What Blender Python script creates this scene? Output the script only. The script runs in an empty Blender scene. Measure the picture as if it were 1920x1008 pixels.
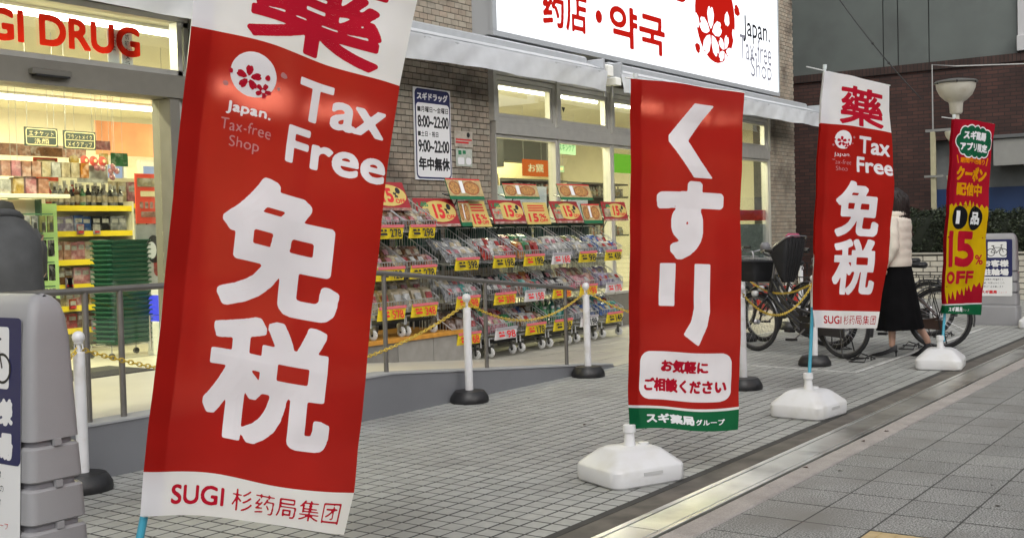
import bpy, bmesh, math, random
import numpy as np
from mathutils import Vector, Matrix
rnd = random.Random(7)
S = bpy.context.scene
C = S.collection
# ------------------------------------------------------------ camera, sky, sun, exposure
cam = bpy.data.cameras.new('camera'); cam.sensor_width = 36; cam.lens = 36*2152.9/1920
cam.clip_start = .05; cam.clip_end = 300
co = bpy.data.objects.new('camera', cam); C.objects.link(co); S.camera = co
P_, R_, Y_ = .03072759, -.02557136, .61375873
cy, sy = math.cos(Y_), math.sin(Y_)
fwd = Vector((cy, sy, 0)); rt = Vector((sy, -cy, 0)); up = Vector((0, 0, 1))
f2 = fwd*math.cos(P_)-up*math.sin(P_); u2 = up*math.cos(P_)+fwd*math.sin(P_)
r3 = rt*math.cos(R_)+u2*math.sin(R_); u3 = u2*math.cos(R_)-rt*math.sin(R_)
m = Matrix((r3, u3, -f2)).transposed().to_4x4(); m.translation = (0, 0, 1.32)
co.matrix_world = m

w = bpy.data.worlds.new('World'); S.world = w; w.use_nodes = True
nt = w.node_tree; nt.nodes.clear()
sky = nt.nodes.new('ShaderNodeTexSky'); sky.sky_type = 'NISHITA'; sky.sun_disc = False
sky.sun_elevation = math.radians(24); sky.sun_rotation = math.radians(200); sky.air_density = 1.0; sky.dust_density = 3.0
hs = nt.nodes.new('ShaderNodeHueSaturation'); hs.inputs['Saturation'].default_value = .22
bg = nt.nodes.new('ShaderNodeBackground'); bg.inputs['Strength'].default_value = .12
wo = nt.nodes.new('ShaderNodeOutputWorld')
nt.links.new(sky.outputs[0], hs.inputs['Color']); nt.links.new(hs.outputs[0], bg.inputs[0]); nt.links.new(bg.outputs[0], wo.inputs[0])
sun = bpy.data.lights.new('sun', 'SUN'); sun.energy = .75; sun.angle = math.radians(25); sun.color = (1, .97, .93)
so = bpy.data.objects.new('sun', sun); C.objects.link(so)
so.rotation_euler = (math.radians(40), 0, math.radians(-62))
S.view_settings.view_transform = 'Standard'; S.view_settings.look = 'None'
S.view_settings.exposure = .85; S.view_settings.gamma = 1
S.cycles.max_bounces = 7; S.cycles.diffuse_bounces = 3; S.cycles.glossy_bounces = 3
S.cycles.transparent_max_bounces = 24; S.cycles.transmission_bounces = 8
S.cycles.sample_clamp_indirect = 4

# ------------------------------------------------------------ helpers
def tag(o, label=None, cat=None, group=None, kind=None):
    if label: o['label'] = label
    if cat: o['category'] = cat
    if group: o['group'] = group
    if kind: o['kind'] = kind
    return o
def empty(name, loc, label, cat, group=None, rz=0):
    o = bpy.data.objects.new(name, None); C.objects.link(o); o.location = loc; o.rotation_euler = (0, 0, rz)
    o.empty_display_size = .1
    return tag(o, label, cat, group)
def kids(o): return [c for c in C.objects if c.parent == o]
def copy_tree(o, parent=None, tree=None):
    c = o.copy(); C.objects.link(c); c.parent = parent
    for ch in CH.get(o.name, []):
        d = copy_tree(ch, c)
        CH.setdefault(c.name, []).append(d)
    return c
CH = {}
def put(name, me, parent=None, loc=None, rot=None, mat=None):
    o = bpy.data.objects.new(name, me); C.objects.link(o)
    if parent is not None:
        o.parent = parent; CH.setdefault(parent.name, []).append(o)
    if loc is not None: o.location = loc
    if rot is not None: o.rotation_euler = rot
    if mat is not None and not me.materials: me.materials.append(mat)
    return o

MATS = {}
def M(name, col, rough=.6, metal=0, var=.0, vs=8, bump=0, bs=60, spec=.5, fine=0, fs=200, dirt=None, ds=1.5, coat=0):
    """principled material with noise variation of its own colour (grain, wear)"""
    if name in MATS: return MATS[name]
    m = bpy.data.materials.new(name); m.use_nodes = True; n = m.node_tree; b = n.nodes['Principled BSDF']
    col = tuple(col)+(1,)
    b.inputs['Base Color'].default_value = col; b.inputs['Roughness'].default_value = rough; b.inputs['Metallic'].default_value = metal
    b.inputs['Specular IOR Level'].default_value = spec; b.inputs['Coat Weight'].default_value = coat
    tc = n.nodes.new('ShaderNodeTexCoord'); src = None
    def mul(prev, scale, amt, detail=3):
        nz = n.nodes.new('ShaderNodeTexNoise'); nz.inputs['Scale'].default_value = scale; nz.inputs['Detail'].default_value = detail
        geo = n.nodes.new('ShaderNodeNewGeometry'); n.links.new(geo.outputs['Position'], nz.inputs['Vector'])
        mr = n.nodes.new('ShaderNodeMapRange'); mr.inputs[1].default_value = .3; mr.inputs[2].default_value = .7
        mr.inputs[3].default_value = 1-amt; mr.inputs[4].default_value = 1+amt
        n.links.new(nz.outputs[0], mr.inputs[0])
        mx = n.nodes.new('ShaderNodeVectorMath'); mx.operation = 'SCALE'
        if prev is None: mx.inputs[0].default_value = col[:3]
        else: n.links.new(prev, mx.inputs[0])
        n.links.new(mr.outputs[0], mx.inputs['Scale']); return mx.outputs[0]
    if var: src = mul(src, vs, var)
    if fine: src = mul(src, fs, fine, 1)
    if dirt:
        geo = n.nodes.new('ShaderNodeNewGeometry'); nz = n.nodes.new('ShaderNodeTexNoise'); nz.inputs['Scale'].default_value = ds; nz.inputs['Detail'].default_value = 6
        n.links.new(geo.outputs['Position'], nz.inputs['Vector'])
        mr = n.nodes.new('ShaderNodeMapRange'); mr.inputs[1].default_value = .5; mr.inputs[2].default_value = .72; n.links.new(nz.outputs[0], mr.inputs[0])
        mx = n.nodes.new('ShaderNodeMix'); mx.data_type = 'RGBA'; mx.inputs[7].default_value = tuple(dirt)+(1,)
        if src: n.links.new(src, mx.inputs[6])
        else: mx.inputs[6].default_value = col
        n.links.new(mr.outputs[0], mx.inputs[0]); src = mx.outputs[2]
    if src: n.links.new(src, b.inputs['Base Color'])
    if bump:
        geo = n.nodes.new('ShaderNodeNewGeometry'); nz = n.nodes.new('ShaderNodeTexNoise'); nz.inputs['Scale'].default_value = bs; nz.inputs['Detail'].default_value = 4
        n.links.new(geo.outputs['Position'], nz.inputs['Vector'])
        bp = n.nodes.new('ShaderNodeBump'); bp.inputs['Strength'].default_value = bump; bp.inputs['Distance'].default_value = .01
        n.links.new(nz.outputs[0], bp.inputs['Height']); n.links.new(bp.outputs[0], b.inputs['Normal'])
    MATS[name] = m; return m
def per_object(m, amt=.12, hue=0):
    """multiply the base colour by a small random value per object so pieces differ"""
    n = m.node_tree; b = n.nodes['Principled BSDF']; oi = n.nodes.new('ShaderNodeObjectInfo')
    at = n.nodes.new('ShaderNodeAttribute'); at.attribute_name = 'pv'
    ad = n.nodes.new('ShaderNodeMath'); ad.operation = 'ADD'; n.links.new(oi.outputs['Random'], ad.inputs[0]); n.links.new(at.outputs['Fac'], ad.inputs[1])
    fr = n.nodes.new('ShaderNodeMath'); fr.operation = 'FRACT'; n.links.new(ad.outputs[0], fr.inputs[0])
    mr = n.nodes.new('ShaderNodeMapRange'); mr.inputs[3].default_value = 1-amt; mr.inputs[4].default_value = 1+amt; n.links.new(fr.outputs[0], mr.inputs[0])
    mx = n.nodes.new('ShaderNodeVectorMath'); mx.operation = 'SCALE'
    l = b.inputs['Base Color'].links
    if l: n.links.new(l[0].from_socket, mx.inputs[0])
    else: mx.inputs[0].default_value = b.inputs['Base Color'].default_value[:3]
    n.links.new(mr.outputs[0], mx.inputs['Scale'])
    src = mx.outputs[0]
    if hue:
        cr = n.nodes.new('ShaderNodeMix'); cr.data_type = 'RGBA'; cr.blend_type = 'MULTIPLY'; cr.inputs[7].default_value = (1, .9, .86, 1)
        f3 = n.nodes.new('ShaderNodeMath'); f3.operation = 'MULTIPLY'; f3.inputs[1].default_value = 7.3; n.links.new(fr.outputs[0], f3.inputs[0])
        f4 = n.nodes.new('ShaderNodeMath'); f4.operation = 'FRACT'; n.links.new(f3.outputs[0], f4.inputs[0])
        n.links.new(f4.outputs[0], cr.inputs[0]); n.links.new(src, cr.inputs[6]); src = cr.outputs[2]
    n.links.new(src, b.inputs['Base Color'])
    return m
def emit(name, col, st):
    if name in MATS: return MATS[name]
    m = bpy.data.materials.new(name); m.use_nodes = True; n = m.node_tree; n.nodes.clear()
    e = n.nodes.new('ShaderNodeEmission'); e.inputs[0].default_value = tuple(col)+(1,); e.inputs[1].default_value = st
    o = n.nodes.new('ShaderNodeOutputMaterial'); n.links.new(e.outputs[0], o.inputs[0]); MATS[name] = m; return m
def cloth_mat(name, col, transp=.1, trans=.5, rough=.8):
    if name in MATS: return MATS[name]
    m = bpy.data.materials.new(name); m.use_nodes = True; n = m.node_tree; n.nodes.clear()
    d = n.nodes.new('ShaderNodeBsdfDiffuse'); t = n.nodes.new('ShaderNodeBsdfTranslucent'); tr = n.nodes.new('ShaderNodeBsdfRefraction'); tr.inputs['IOR'].default_value = 1.06; tr.inputs['Roughness'].default_value = .42
    geo = n.nodes.new('ShaderNodeNewGeometry'); nz = n.nodes.new('ShaderNodeTexNoise'); nz.inputs['Scale'].default_value = 5; n.links.new(geo.outputs['Position'], nz.inputs['Vector'])
    mr = n.nodes.new('ShaderNodeMapRange'); mr.inputs[1].default_value = .3; mr.inputs[2].default_value = .7; mr.inputs[3].default_value = .93; mr.inputs[4].default_value = 1.05
    n.links.new(nz.outputs[0], mr.inputs[0])
    sc = n.nodes.new('ShaderNodeVectorMath'); sc.operation = 'SCALE'; sc.inputs[0].default_value = col; n.links.new(mr.outputs[0], sc.inputs['Scale'])
    n.links.new(sc.outputs[0], d.inputs[0]); n.links.new(sc.outputs[0], t.inputs[0])
    tr.inputs[0].default_value = tuple(min(1, c*.8+.14) for c in col)+(1,)
    a = n.nodes.new('ShaderNodeMixShader'); a.inputs[0].default_value = trans; n.links.new(d.outputs[0], a.inputs[1]); n.links.new(t.outputs[0], a.inputs[2])
    b = n.nodes.new('ShaderNodeMixShader'); b.inputs[0].default_value = transp; n.links.new(a.outputs[0], b.inputs[1]); n.links.new(tr.outputs[0], b.inputs[2])
    o = n.nodes.new('ShaderNodeOutputMaterial'); n.links.new(b.outputs[0], o.inputs[0]); MATS[name] = m; return m
def glass_mat(name, tint=(.97, 1, .98), refl=.13, rough=.02):
    if name in MATS: return MATS[name]
    m = bpy.data.materials.new(name); m.use_nodes = True; n = m.node_tree; n.nodes.clear()
    g = n.nodes.new('ShaderNodeBsdfGlossy'); g.inputs['Roughness'].default_value = rough
    t = n.nodes.new('ShaderNodeBsdfTransparent'); t.inputs[0].default_value = tuple(tint)+(1,)
    fr = n.nodes.new('ShaderNodeLayerWeight'); fr.inputs[0].default_value = .5
    mp = n.nodes.new('ShaderNodeMapRange'); mp.inputs[3].default_value = refl*.5; mp.inputs[4].default_value = refl*5; n.links.new(fr.outputs['Facing'], mp.inputs[0])
    pw = n.nodes.new('ShaderNodeMath'); pw.operation = 'POWER'; pw.inputs[1].default_value = 2; n.links.new(fr.outputs['Facing'], pw.inputs[0]); n.links.new(pw.outputs[0], mp.inputs[0])
    x = n.nodes.new('ShaderNodeMixShader'); n.links.new(mp.outputs[0], x.inputs[0]); n.links.new(t.outputs[0], x.inputs[1]); n.links.new(g.outputs[0], x.inputs[2])
    o = n.nodes.new('ShaderNodeOutputMaterial'); n.links.new(x.outputs[0], o.inputs[0]); MATS[name] = m; return m

class MB:
    """collects boxes, tubes, lathes and sheets; build() links them as one mesh object"""
    def __init__(s, mat=None, org=(0, 0, 0)): s.v = []; s.f = []; s.mi = []; s.mats = [mat] if mat else []; s.cur = 0; s.org = Vector(org); s.smooth = False; s.pv = []
    def use(s, mat):
        if mat not in s.mats: s.mats.append(mat)
        s.cur = s.mats.index(mat); return s
    def add(s, vs, fs):
        k = len(s.v); s.v += [tuple(v) for v in vs]; s.f += [tuple(i+k for i in f) for f in fs]; s.mi += [s.cur]*len(fs); return s
    def box(s, x0, x1, y0, y1, z0, z1, bev=0, rz=0, bottom=True):
        if bev:
            b = bev
            vs = []
            for z, i in ((z0, 0), (z1-b, 0), (z1, b)):
                vs += [(x0+i, y0+i, z), (x1-i, y0+i, z), (x1-i, y1-i, z), (x0+i, y1-i, z)]
            fs = [(0, 1, 5, 4), (1, 2, 6, 5), (2, 3, 7, 6), (3, 0, 4, 7), (4, 5, 9, 8), (5, 6, 10, 9), (6, 7, 11, 10), (7, 4, 8, 11), (8, 9, 10, 11)]
            if bottom: fs.append((3, 2, 1, 0))
        else:
            vs = [(x0, y0, z0), (x1, y0, z0), (x1, y1, z0), (x0, y1, z0), (x0, y0, z1), (x1, y0, z1), (x1, y1, z1), (x0, y1, z1)]
            fs = [(4, 5, 6, 7), (0, 1, 5, 4), (1, 2, 6, 5), (2, 3, 7, 6), (3, 0, 4, 7)]
            if bottom: fs.append((3, 2, 1, 0))
        if rz:
            cx, cy_ = (x0+x1)/2, (y0+y1)/2; c, q = math.cos(rz), math.sin(rz)
            vs = [(cx+(x-cx)*c-(y-cy_)*q, cy_+(x-cx)*q+(y-cy_)*c, z) for x, y, z in vs]
        return s.add(vs, fs)
    def obox(s, c, ax, ay, az):
        """box from centre and three half-axis vectors"""
        c, ax, ay, az = map(Vector, (c, ax, ay, az))
        vs = [c+sx*ax+sy_*ay+sz*az for sz in (-1, 1) for sx, sy_ in ((-1, -1), (1, -1), (1, 1), (-1, 1))]
        return s.add(vs, [(4, 5, 6, 7), (3, 2, 1, 0), (0, 1, 5, 4), (1, 2, 6, 5), (2, 3, 7, 6), (3, 0, 4, 7)])
    def tube(s, pts, r, n=8, cap=True, closed=False):
        pts = [Vector(p) for p in pts]; k = len(pts); rs = r if isinstance(r, (list, tuple)) else [r]*k
        rings = []; ref = None
        for i, p in enumerate(pts):
            if closed: t = pts[(i+1) % k]-pts[i-1]
            else: t = pts[min(i+1, k-1)]-pts[max(i-1, 0)]
            if t.length < 1e-9: t = Vector((0, 0, 1))
            t.normalize()
            if ref is None:
                ref = Vector((0, 0, 1)) if abs(t.z) < .9 else Vector((1, 0, 0))
            a = (ref-t*ref.dot(t))
            if a.length < 1e-6: a = Vector((0, 1, 0))-t*t.y
            a.normalize(); ref = a; b = t.cross(a)
            rings.append([p+(a*math.cos(2*math.pi*j/n)+b*math.sin(2*math.pi*j/n))*rs[i] for j in range(n)])
        vs = [v for rg in rings for v in rg]; fs = []
        for i in range(k if closed else k-1):
            i2 = (i+1) % k
            for j in range(n):
                fs.append((i*n+j, i*n+(j+1) % n, i2*n+(j+1) % n, i2*n+j))
        if cap and not closed:
            fs.append(tuple(range(n-1, -1, -1))); fs.append(tuple((k-1)*n+j for j in range(n)))
        return s.add(vs, fs)
    def lathe(s, c, prof, n=20, ax=None, sx=1, sy=1):
        """profile [(r, z)...] about the vertical (or axis ax) through c"""
        c = Vector(c)
        if ax is None: X, Y, Z = Vector((1, 0, 0)), Vector((0, 1, 0)), Vector((0, 0, 1))
        else:
            Z = Vector(ax).normalized(); X = Z.orthogonal().normalized(); Y = Z.cross(X)
        vs = [c+X*(r*sx*math.cos(2*math.pi*j/n))+Y*(r*sy*math.sin(2*math.pi*j/n))+Z*z for r, z in prof for j in range(n)]
        fs = [(i*n+j, i*n+(j+1) % n, (i+1)*n+(j+1) % n, (i+1)*n+j) for i in range(len(prof)-1) for j in range(n)]
        if prof[0][0] > 1e-6: fs.append(tuple(range(n-1, -1, -1)))
        if prof[-1][0] > 1e-6: fs.append(tuple((len(prof)-1)*n+j for j in range(n)))
        return s.add(vs, fs)
    def loft(s, rings, cap=True):
        n = len(rings[0]); vs = [v for r in rings for v in r]
        fs = [(i*n+j, i*n+(j+1) % n, (i+1)*n+(j+1) % n, (i+1)*n+j) for i in range(len(rings)-1) for j in range(n)]
        if cap: fs += [tuple(range(n-1, -1, -1)), tuple((len(rings)-1)*n+j for j in range(n))]
        return s.add(vs, fs)
    def mesh(s, name):
        me = bpy.data.meshes.new(name)
        ox, oy, oz = s.org
        me.from_pydata([(x-ox, y-oy, z-oz) for x, y, z in s.v], [], s.f)
        for m_ in s.mats: me.materials.append(m_)
        if len(s.mats) > 1: me.polygons.foreach_set('material_index', s.mi)
        if s.smooth: me.shade_smooth() if hasattr(me, 'shade_smooth') else me.polygons.foreach_set('use_smooth', [True]*len(me.polygons))
        return me
    def build(s, name, parent=None, smooth=False, sharp=None):
        s.smooth = smooth; me = s.mesh(name)
        if smooth and sharp:
            try: me.set_sharp_from_angle(angle=math.radians(sharp))
            except Exception: pass
        o = put(name, me, parent)
        if parent is None: o.location = s.org
        return o

# ------------------------------------------------------------ print engine: text and shapes as fine meshes laid on a surface
def text_polys(txt):
    c = bpy.data.curves.new('t', 'FONT'); c.body = txt; o = bpy.data.objects.new('t', c); C.objects.link(o)
    dg = bpy.context.evaluated_depsgraph_get(); dg.update()
    cu = o.evaluated_get(dg).to_curve(dg, apply_modifiers=False)
    out = []
    for sp in cu.splines:
        pl = []
        if sp.type == 'BEZIER':
            bp = sp.bezier_points; k = len(bp)
            for i in range(k):
                a, b = bp[i], bp[(i+1) % k]; p0, p1, p2, p3 = a.co, a.handle_right, b.handle_left, b.co
                for q in range(5):
                    t = q/5; pl.append(((1-t)**3*p0+3*(1-t)**2*t*p1+3*(1-t)*t*t*p2+t**3*p3)[:2])
        else: pl = [p.co[:2] for p in sp.points]
        if len(pl) > 2: out.append(np.array(pl))
    bpy.data.objects.remove(o); bpy.data.curves.remove(c)
    return out
TP = {}
def raster(polys, nx, ny):
    """nonzero winding fill of polygons given in pixel units"""
    D = np.zeros((ny, nx+1), np.int32)
    for p in polys:
        q = np.roll(p, -1, 0)
        for (x0, y0), (x1, y1) in zip(p, q):
            if y0 == y1: continue
            sg = 1 if y1 > y0 else -1
            if y0 > y1: x0, y0, x1, y1 = x1, y1, x0, y0
            r0, r1 = max(0, math.ceil(y0-.5)), min(ny, math.ceil(y1-.5))
            if r1 <= r0: continue
            r = np.arange(r0, r1); x = x0+(r+.5-y0)*(x1-x0)/(y1-y0)
            cidx = np.clip(np.ceil(x-.5).astype(int), 0, nx); np.add.at(D, (r, cidx), sg)
    return np.cumsum(D, 1)[:, :nx] != 0
def dilate(mask, r):
    R = int(math.ceil(r)); out = mask.copy()
    for dy in range(-R, R+1):
        for dx in range(-R, R+1):
            if max(abs(dx), abs(dy)) <= r+.2 and abs(dx)+abs(dy) <= 1.55*r+.3 and (dx or dy):
                a = np.zeros_like(mask)
                ys, yd = (slice(0, mask.shape[0]-dy), slice(dy, None)) if dy >= 0 else (slice(-dy, None), slice(0, mask.shape[0]+dy))
                xs, xd = (slice(0, mask.shape[1]-dx), slice(dx, None)) if dx >= 0 else (slice(-dx, None), slice(0, mask.shape[1]+dx))
                a[yd, xd] = mask[ys, xs]; out |= a
    return out
def to_cells(mask, maxrun=6):
    """supersampled 2x mask -> polygons in half-resolution units"""
    ny, nx = mask.shape; ny -= ny % 2; nx -= nx % 2
    g = np.zeros((ny//2+2, nx//2+2)); g[1:-1, 1:-1] = mask[:ny, :nx].reshape(ny//2, 2, nx//2, 2).mean((1, 3))
    g2 = g.copy(); g2[1:-1, 1:-1] = (g[1:-1, 1:-1]*4+g[:-2, 1:-1]+g[2:, 1:-1]+g[1:-1, :-2]+g[1:-1, 2:])/8
    g = g2; ins = g > .5
    full = ins[:-1, :-1] & ins[1:, :-1] & ins[:-1, 1:] & ins[1:, 1:]
    anyc = ins[:-1, :-1] | ins[1:, :-1] | ins[:-1, 1:] | ins[1:, 1:]
    V = []; F = []
    def P(*pts):
        k = len(V); V.extend(pts); F.append(tuple(range(k, k+len(pts))))
    for j in range(full.shape[0]):
        i = 0; row = full[j]; W = full.shape[1]
        while i < W:
            if row[i]:
                e = i
                while e < W and row[e] and e-i < maxrun: e += 1
                P((i-.5, j-.5), (e-.5, j-.5), (e-.5, j+.5), (i-.5, j+.5)); i = e
            else: i += 1
    js, is_ = np.nonzero(anyc & ~full)
    for j, i in zip(js, is_):
        cs = [(i, j), (i+1, j), (i+1, j+1), (i, j+1)]; pts = []
        for k in range(4):
            a, b = cs[k], cs[(k+1) % 4]; va, vb = g[a[1], a[0]], g[b[1], b[0]]
            if va > .5: pts.append((a[0]-.5, a[1]-.5))
            if (va > .5) != (vb > .5):
                t = (.5-va)/(vb-va); pts.append((a[0]+(b[0]-a[0])*t-.5, a[1]+(b[1]-a[1])*t-.5))
        if len(pts) > 2: P(*pts)
    return V, F
class Print:
    """surf(u, v, off) -> world point; u to the right, v downwards, metres"""
    def __init__(s, surf, org=(0, 0, 0)): s.surf = surf; s.mb = {}; s.org = org
    def _emit(s, V, F, x0, y0, res, mat, off, name):
        b = s.mb.setdefault(name, MB(org=s.org)); b.use(mat)
        b.add([s.surf(x0+x*res, y0+y*res, off) for x, y in V], F)
    def shape(s, polys, mat, res=.004, off=.0012, grow=0, name='emblem', maxrun=6):
        al = np.vstack(polys); x0, y0 = al.min(0)-grow-res*2; x1, y1 = al.max(0)+grow+res*2
        h = res/2; m = raster([(p-(x0, y0))/h for p in polys], int((x1-x0)/h)+2, int((y1-y0)/h)+2)
        if grow > h*.5: m = dilate(m, grow/h)
        V, F = to_cells(m, maxrun); s._emit(V, F, x0, y0, res, mat, off, name); return s
    def text(s, txt, rect, mat, bold=0, res=None, off=.0012, name='lettering', maxrun=6, keep=False):
        """fit txt to rect (u0, v0, u1, v1); bold = stroke growth as a share of the height of one line"""
        if txt not in TP: TP[txt] = text_polys(txt)
        ps = TP[txt]; al = np.vstack(ps); a, b = al.min(0), al.max(0); u0, v0, u1, v1 = rect; h = v1-v0
        g = bold*h; sx = (u1-u0-2*g)/(b[0]-a[0]); sy_ = (v1-v0-2*g)/(b[1]-a[1])
        if keep: sx = sy_ = min(sx, sy_); u0 = (u0+u1)/2-sx*(b[0]-a[0])/2-g
        qs = [np.stack([u0+g+(p[:, 0]-a[0])*sx, v0+g+(b[1]-p[:, 1])*sy_], 1) for p in ps]
        return s.shape(qs, mat, res or max(h/34, .0012), off, g, name, maxrun)
    def done(s, parent, label=None):
        out = []
        for k, b in s.mb.items(): out.append(b.build(k, parent))
        return out
def circ(cx, cy_, r, n=40, ry=None):
    a = np.linspace(0, 2*math.pi, n, endpoint=False); return np.stack([cx+r*np.cos(a), cy_+(ry or r)*np.sin(a)], 1)
def rrect(x0, y0, x1, y1, r=0, n=6):
    if r <= 0: return np.array([(x0, y0), (x1, y0), (x1, y1), (x0, y1)])
    out = []
    for cx, cy_, a0 in ((x1-r, y0+r, -90), (x1-r, y1-r, 0), (x0+r, y1-r, 90), (x0+r, y0+r, 180)):
        for k in range(n+1):
            a = math.radians(a0+90*k/n); out.append((cx+r*math.cos(a), cy_+r*math.sin(a)))
    return np.array(out)
def flower(cx, cy_, R, rot=0):
    out = []
    for k in range(5):
        a = math.radians(rot-90+72*k); ux, uy = math.cos(a), math.sin(a); px_, py_ = -uy, ux
        pts = []
        for t, w_ in ((.12, .0), (.35, .2), (.7, .3), (.95, .2), (1.0, .1), (.88, 0), (1.0, -.1), (.95, -.2), (.7, -.3), (.35, -.2)):
            pts.append((cx+(ux*t+px_*w_)*R, cy_+(uy*t+py_*w_)*R))
        out.append(np.array(pts))
    return out
def petal(cx, cy_, L, ang, w_=.38):
    a = math.radians(ang); u = np.array((math.cos(a), math.sin(a))); p = np.array((-u[1], u[0]))
    return np.array([np.array((cx, cy_))+(u*t+p*q)*L for t, q in ((-.5, 0), (-.2, w_*.8), (.25, w_), (.5, .12), (.38, 0), (.5, -.12), (.25, -w_), (-.2, -w_*.8))])
def flat(o, ux, uv):
    o, ux, uv = Vector(o), Vector(ux).normalized(), Vector(uv).normalized(); n = uv.cross(ux)
    return lambda u, v, off=0: o+ux*u+uv*v+n*off
def sakura(p, cx, cy_, R, white, red, res, outer=None):
    """round cherry blossom emblem"""
    outer = outer or white
    p.shape([circ(cx, cy_, R, 48)], white, res, .0012, name='emblem')
    p.shape(flower(cx-R*.18, cy_+R*.18, R*.56), red, res, .0022, name='emblem')
    p.shape(flower(cx+R*.5, cy_+R*.62, R*.36, 20), red, res, .0024, name='emblem')
    p.shape([petal(cx+R*.62, cy_-R*.02, R*.3, 100)], red, res, .0026, name='emblem')
    p.shape([petal(cx-R*.98, cy_+R*.02, R*.26, 80)], red, res, .0026, name='emblem')
    p.shape([petal(cx+R*1.3, cy_-R*.35, R*.34, 200), petal(cx-R*1.15, cy_+R*.62, R*.3, 20), petal(cx+R*1.15, cy_+R*.3, R*.2, 140)], outer, res, .0028, name='emblem')

# ------------------------------------------------------------ common materials
red_cloth = cloth_mat('red_cloth', (.47, .02, .015)); white_cloth = cloth_mat('white_cloth', (.88, .87, .9), .05)
green_cloth = cloth_mat('green_cloth', (.012, .15, .06)); red_print = cloth_mat('red_print', (.45, .012, .03), .02, .2)
white_print = cloth_mat('white_print', (.84, .84, .86), .035, .2); yellow_cloth = cloth_mat('yellow_print', (.8, .6, .01), .03)
black_print = cloth_mat('black_print', (.012, .012, .014), 0, .1); green_print = cloth_mat('green_print', (.02, .17, .08), .02)
pale_print = cloth_mat('pale_print', (.62, .35, .36), .03); orange_print = cloth_mat('orange_print', (.9, .36, .01), .03)
crimson_cloth = cloth_mat('crimson_cloth', (.42, .012, .03), .03)
white_pl = M('white_plastic', (.66, .66, .67), .35, var=.05, vs=6, dirt=(.5, .48, .44), ds=8)
black_pl = M('black_rubber', (.014, .014, .015), .45, var=.3, vs=20)
teal_pl = M('blue_pole', (.05, .3, .42), .35); steel = M('brushed_steel', (.42, .42, .41), .35, 1, var=.15, vs=15)
alu = M('aluminium', (.55, .54, .5), .4, .6, var=.05, vs=10); dark_alu = M('aluminium_brown_grey', (.19, .18, .155), .45, .3, var=.06)
black_m = M('black_metal', (.012, .012, .013), .35, var=.2); chrome = M('chrome', (.6, .6, .62), .18, 1)
glass = glass_mat('window_glass')
grey_pl = M('grey_plastic', (.3, .298, .308), .5, var=.04, vs=4, bump=.15, bs=300)
paper_w = M('white_board', (.75, .75, .76), .5)
navy = M('navy_print', (.012, .016, .09), .4); wprint = M('white_lettering', (.75, .75, .75), .5); kprint = M('black_lettering', (.015, .015, .018), .5)
rprint = M('red_lettering', (.6, .02, .025), .5); yprint = M('yellow_board', (.78, .6, .02), .5); gprint = M('green_board', (.02, .2, .08), .5)
oprint = M('orange_board', (.8, .22, .03), .5); cream_p = M('cream_board', (.7, .6, .35), .5)

#PART2
# ------------------------------------------------------------ ground
tile_m = per_object(M('grey_tile', (.36, .365, .345), .5, var=.1, vs=25, bump=.12, bs=120, dirt=(.25, .25, .235), ds=.9), .09)
joint_m = M('dark_joint', (.05, .049, .045), .9, var=.2)
paver_m = per_object(M('granite_paver', (.25, .25, .24), .7, var=.1, vs=3, fine=.85, fs=130, bump=.25, bs=300, dirt=(.19, .185, .17), ds=1.7), .08)
slab_m = per_object(M('pale_slab', (.4, .38, .32), .5, var=.08, vs=8), .06)
kerb_m = per_object(M('kerb_stone', (.36, .33, .31), .7, var=.12, vs=7, fine=.15, fs=150), .06)
curb_dark = M('dark_gutter_concrete', (.11, .1, .085), .85, var=.3, vs=6, dirt=(.16, .14, .12), ds=5)
def plate(name, x0, x1, y0, y1, z0, z1, mat, parent=None, kind='structure'):
    o = MB(mat, ((x0+x1)/2, (y0+y1)/2, z1)).box(x0, x1, y0, y1, z0, z1).build(name, parent)
    if parent is None: tag(o, kind=kind)
    return o
ground = plate('ground', -60, 90, -60, 80, -.3, -.02, joint_m)
fore = plate('forecourt_pavement', -2, 24, 2.723, 9, -.02, -.0017, joint_m)
public = plate('public_pavement', -2, 40, -30, 2.2, -.02, -.0014, joint_m)
def pieces(name, xs, ys, cell, mat, parent, limit=300, key=None, z=0, jig=.0008, bev=.003, keep=None):
    """box pieces on a grid; the nearest ones become parts, the rest one joined part; cell(x,y) gives (x0,x1,y0,y1)"""
    cells = []
    for i in xs:
        for j in ys:
            c = cell(i, j)
            if c is None: continue
            cx, cyy = (c[0]+c[1])/2, (c[2]+c[3])/2
            d = math.hypot(cx, cyy)
            a = math.atan2(cyy, cx)
            vis = math.radians(35.17-25.5) < a < math.radians(35.17+25.5) and d > 2.2
            cells.append((0 if vis else 1, d, c))
    cells.sort(key=lambda t: t[:2])
    shared = {}
    po = parent.location
    for k, (v, d, c) in enumerate(cells[:limit]):
        sz = (round(c[1]-c[0], 4), round(c[3]-c[2], 4))
        if sz not in shared:
            shared[sz] = MB(mat).box(-sz[0]/2, sz[0]/2, -sz[1]/2, sz[1]/2, -.012, 0, bev, bottom=False).mesh(name)
        o = put(name, shared[sz], parent); o.location = ((c[0]+c[1])/2-po[0], (c[2]+c[3])/2-po[1], z+rnd.uniform(-jig, jig)-po[2])
        o.rotation_euler = (rnd.uniform(-.002, .002), rnd.uniform(-.002, .002), 0)
    b = MB(mat, po); pv = []
    for v, d, c in cells[limit:]:
        q = rnd.uniform(-jig, jig); b.box(*c, z-.012, z+q, bev if d < 9 else 0, bottom=False); pv += [rnd.random()]*((12 if d < 9 else 8))
    if b.v:
        o = b.build(name+'_field', parent); tag(o, kind='stuff')
        at = o.data.attributes.new('pv', 'FLOAT', 'POINT'); at.data.foreach_set('value', pv)
tx, ty = .1085, .1027
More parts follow.
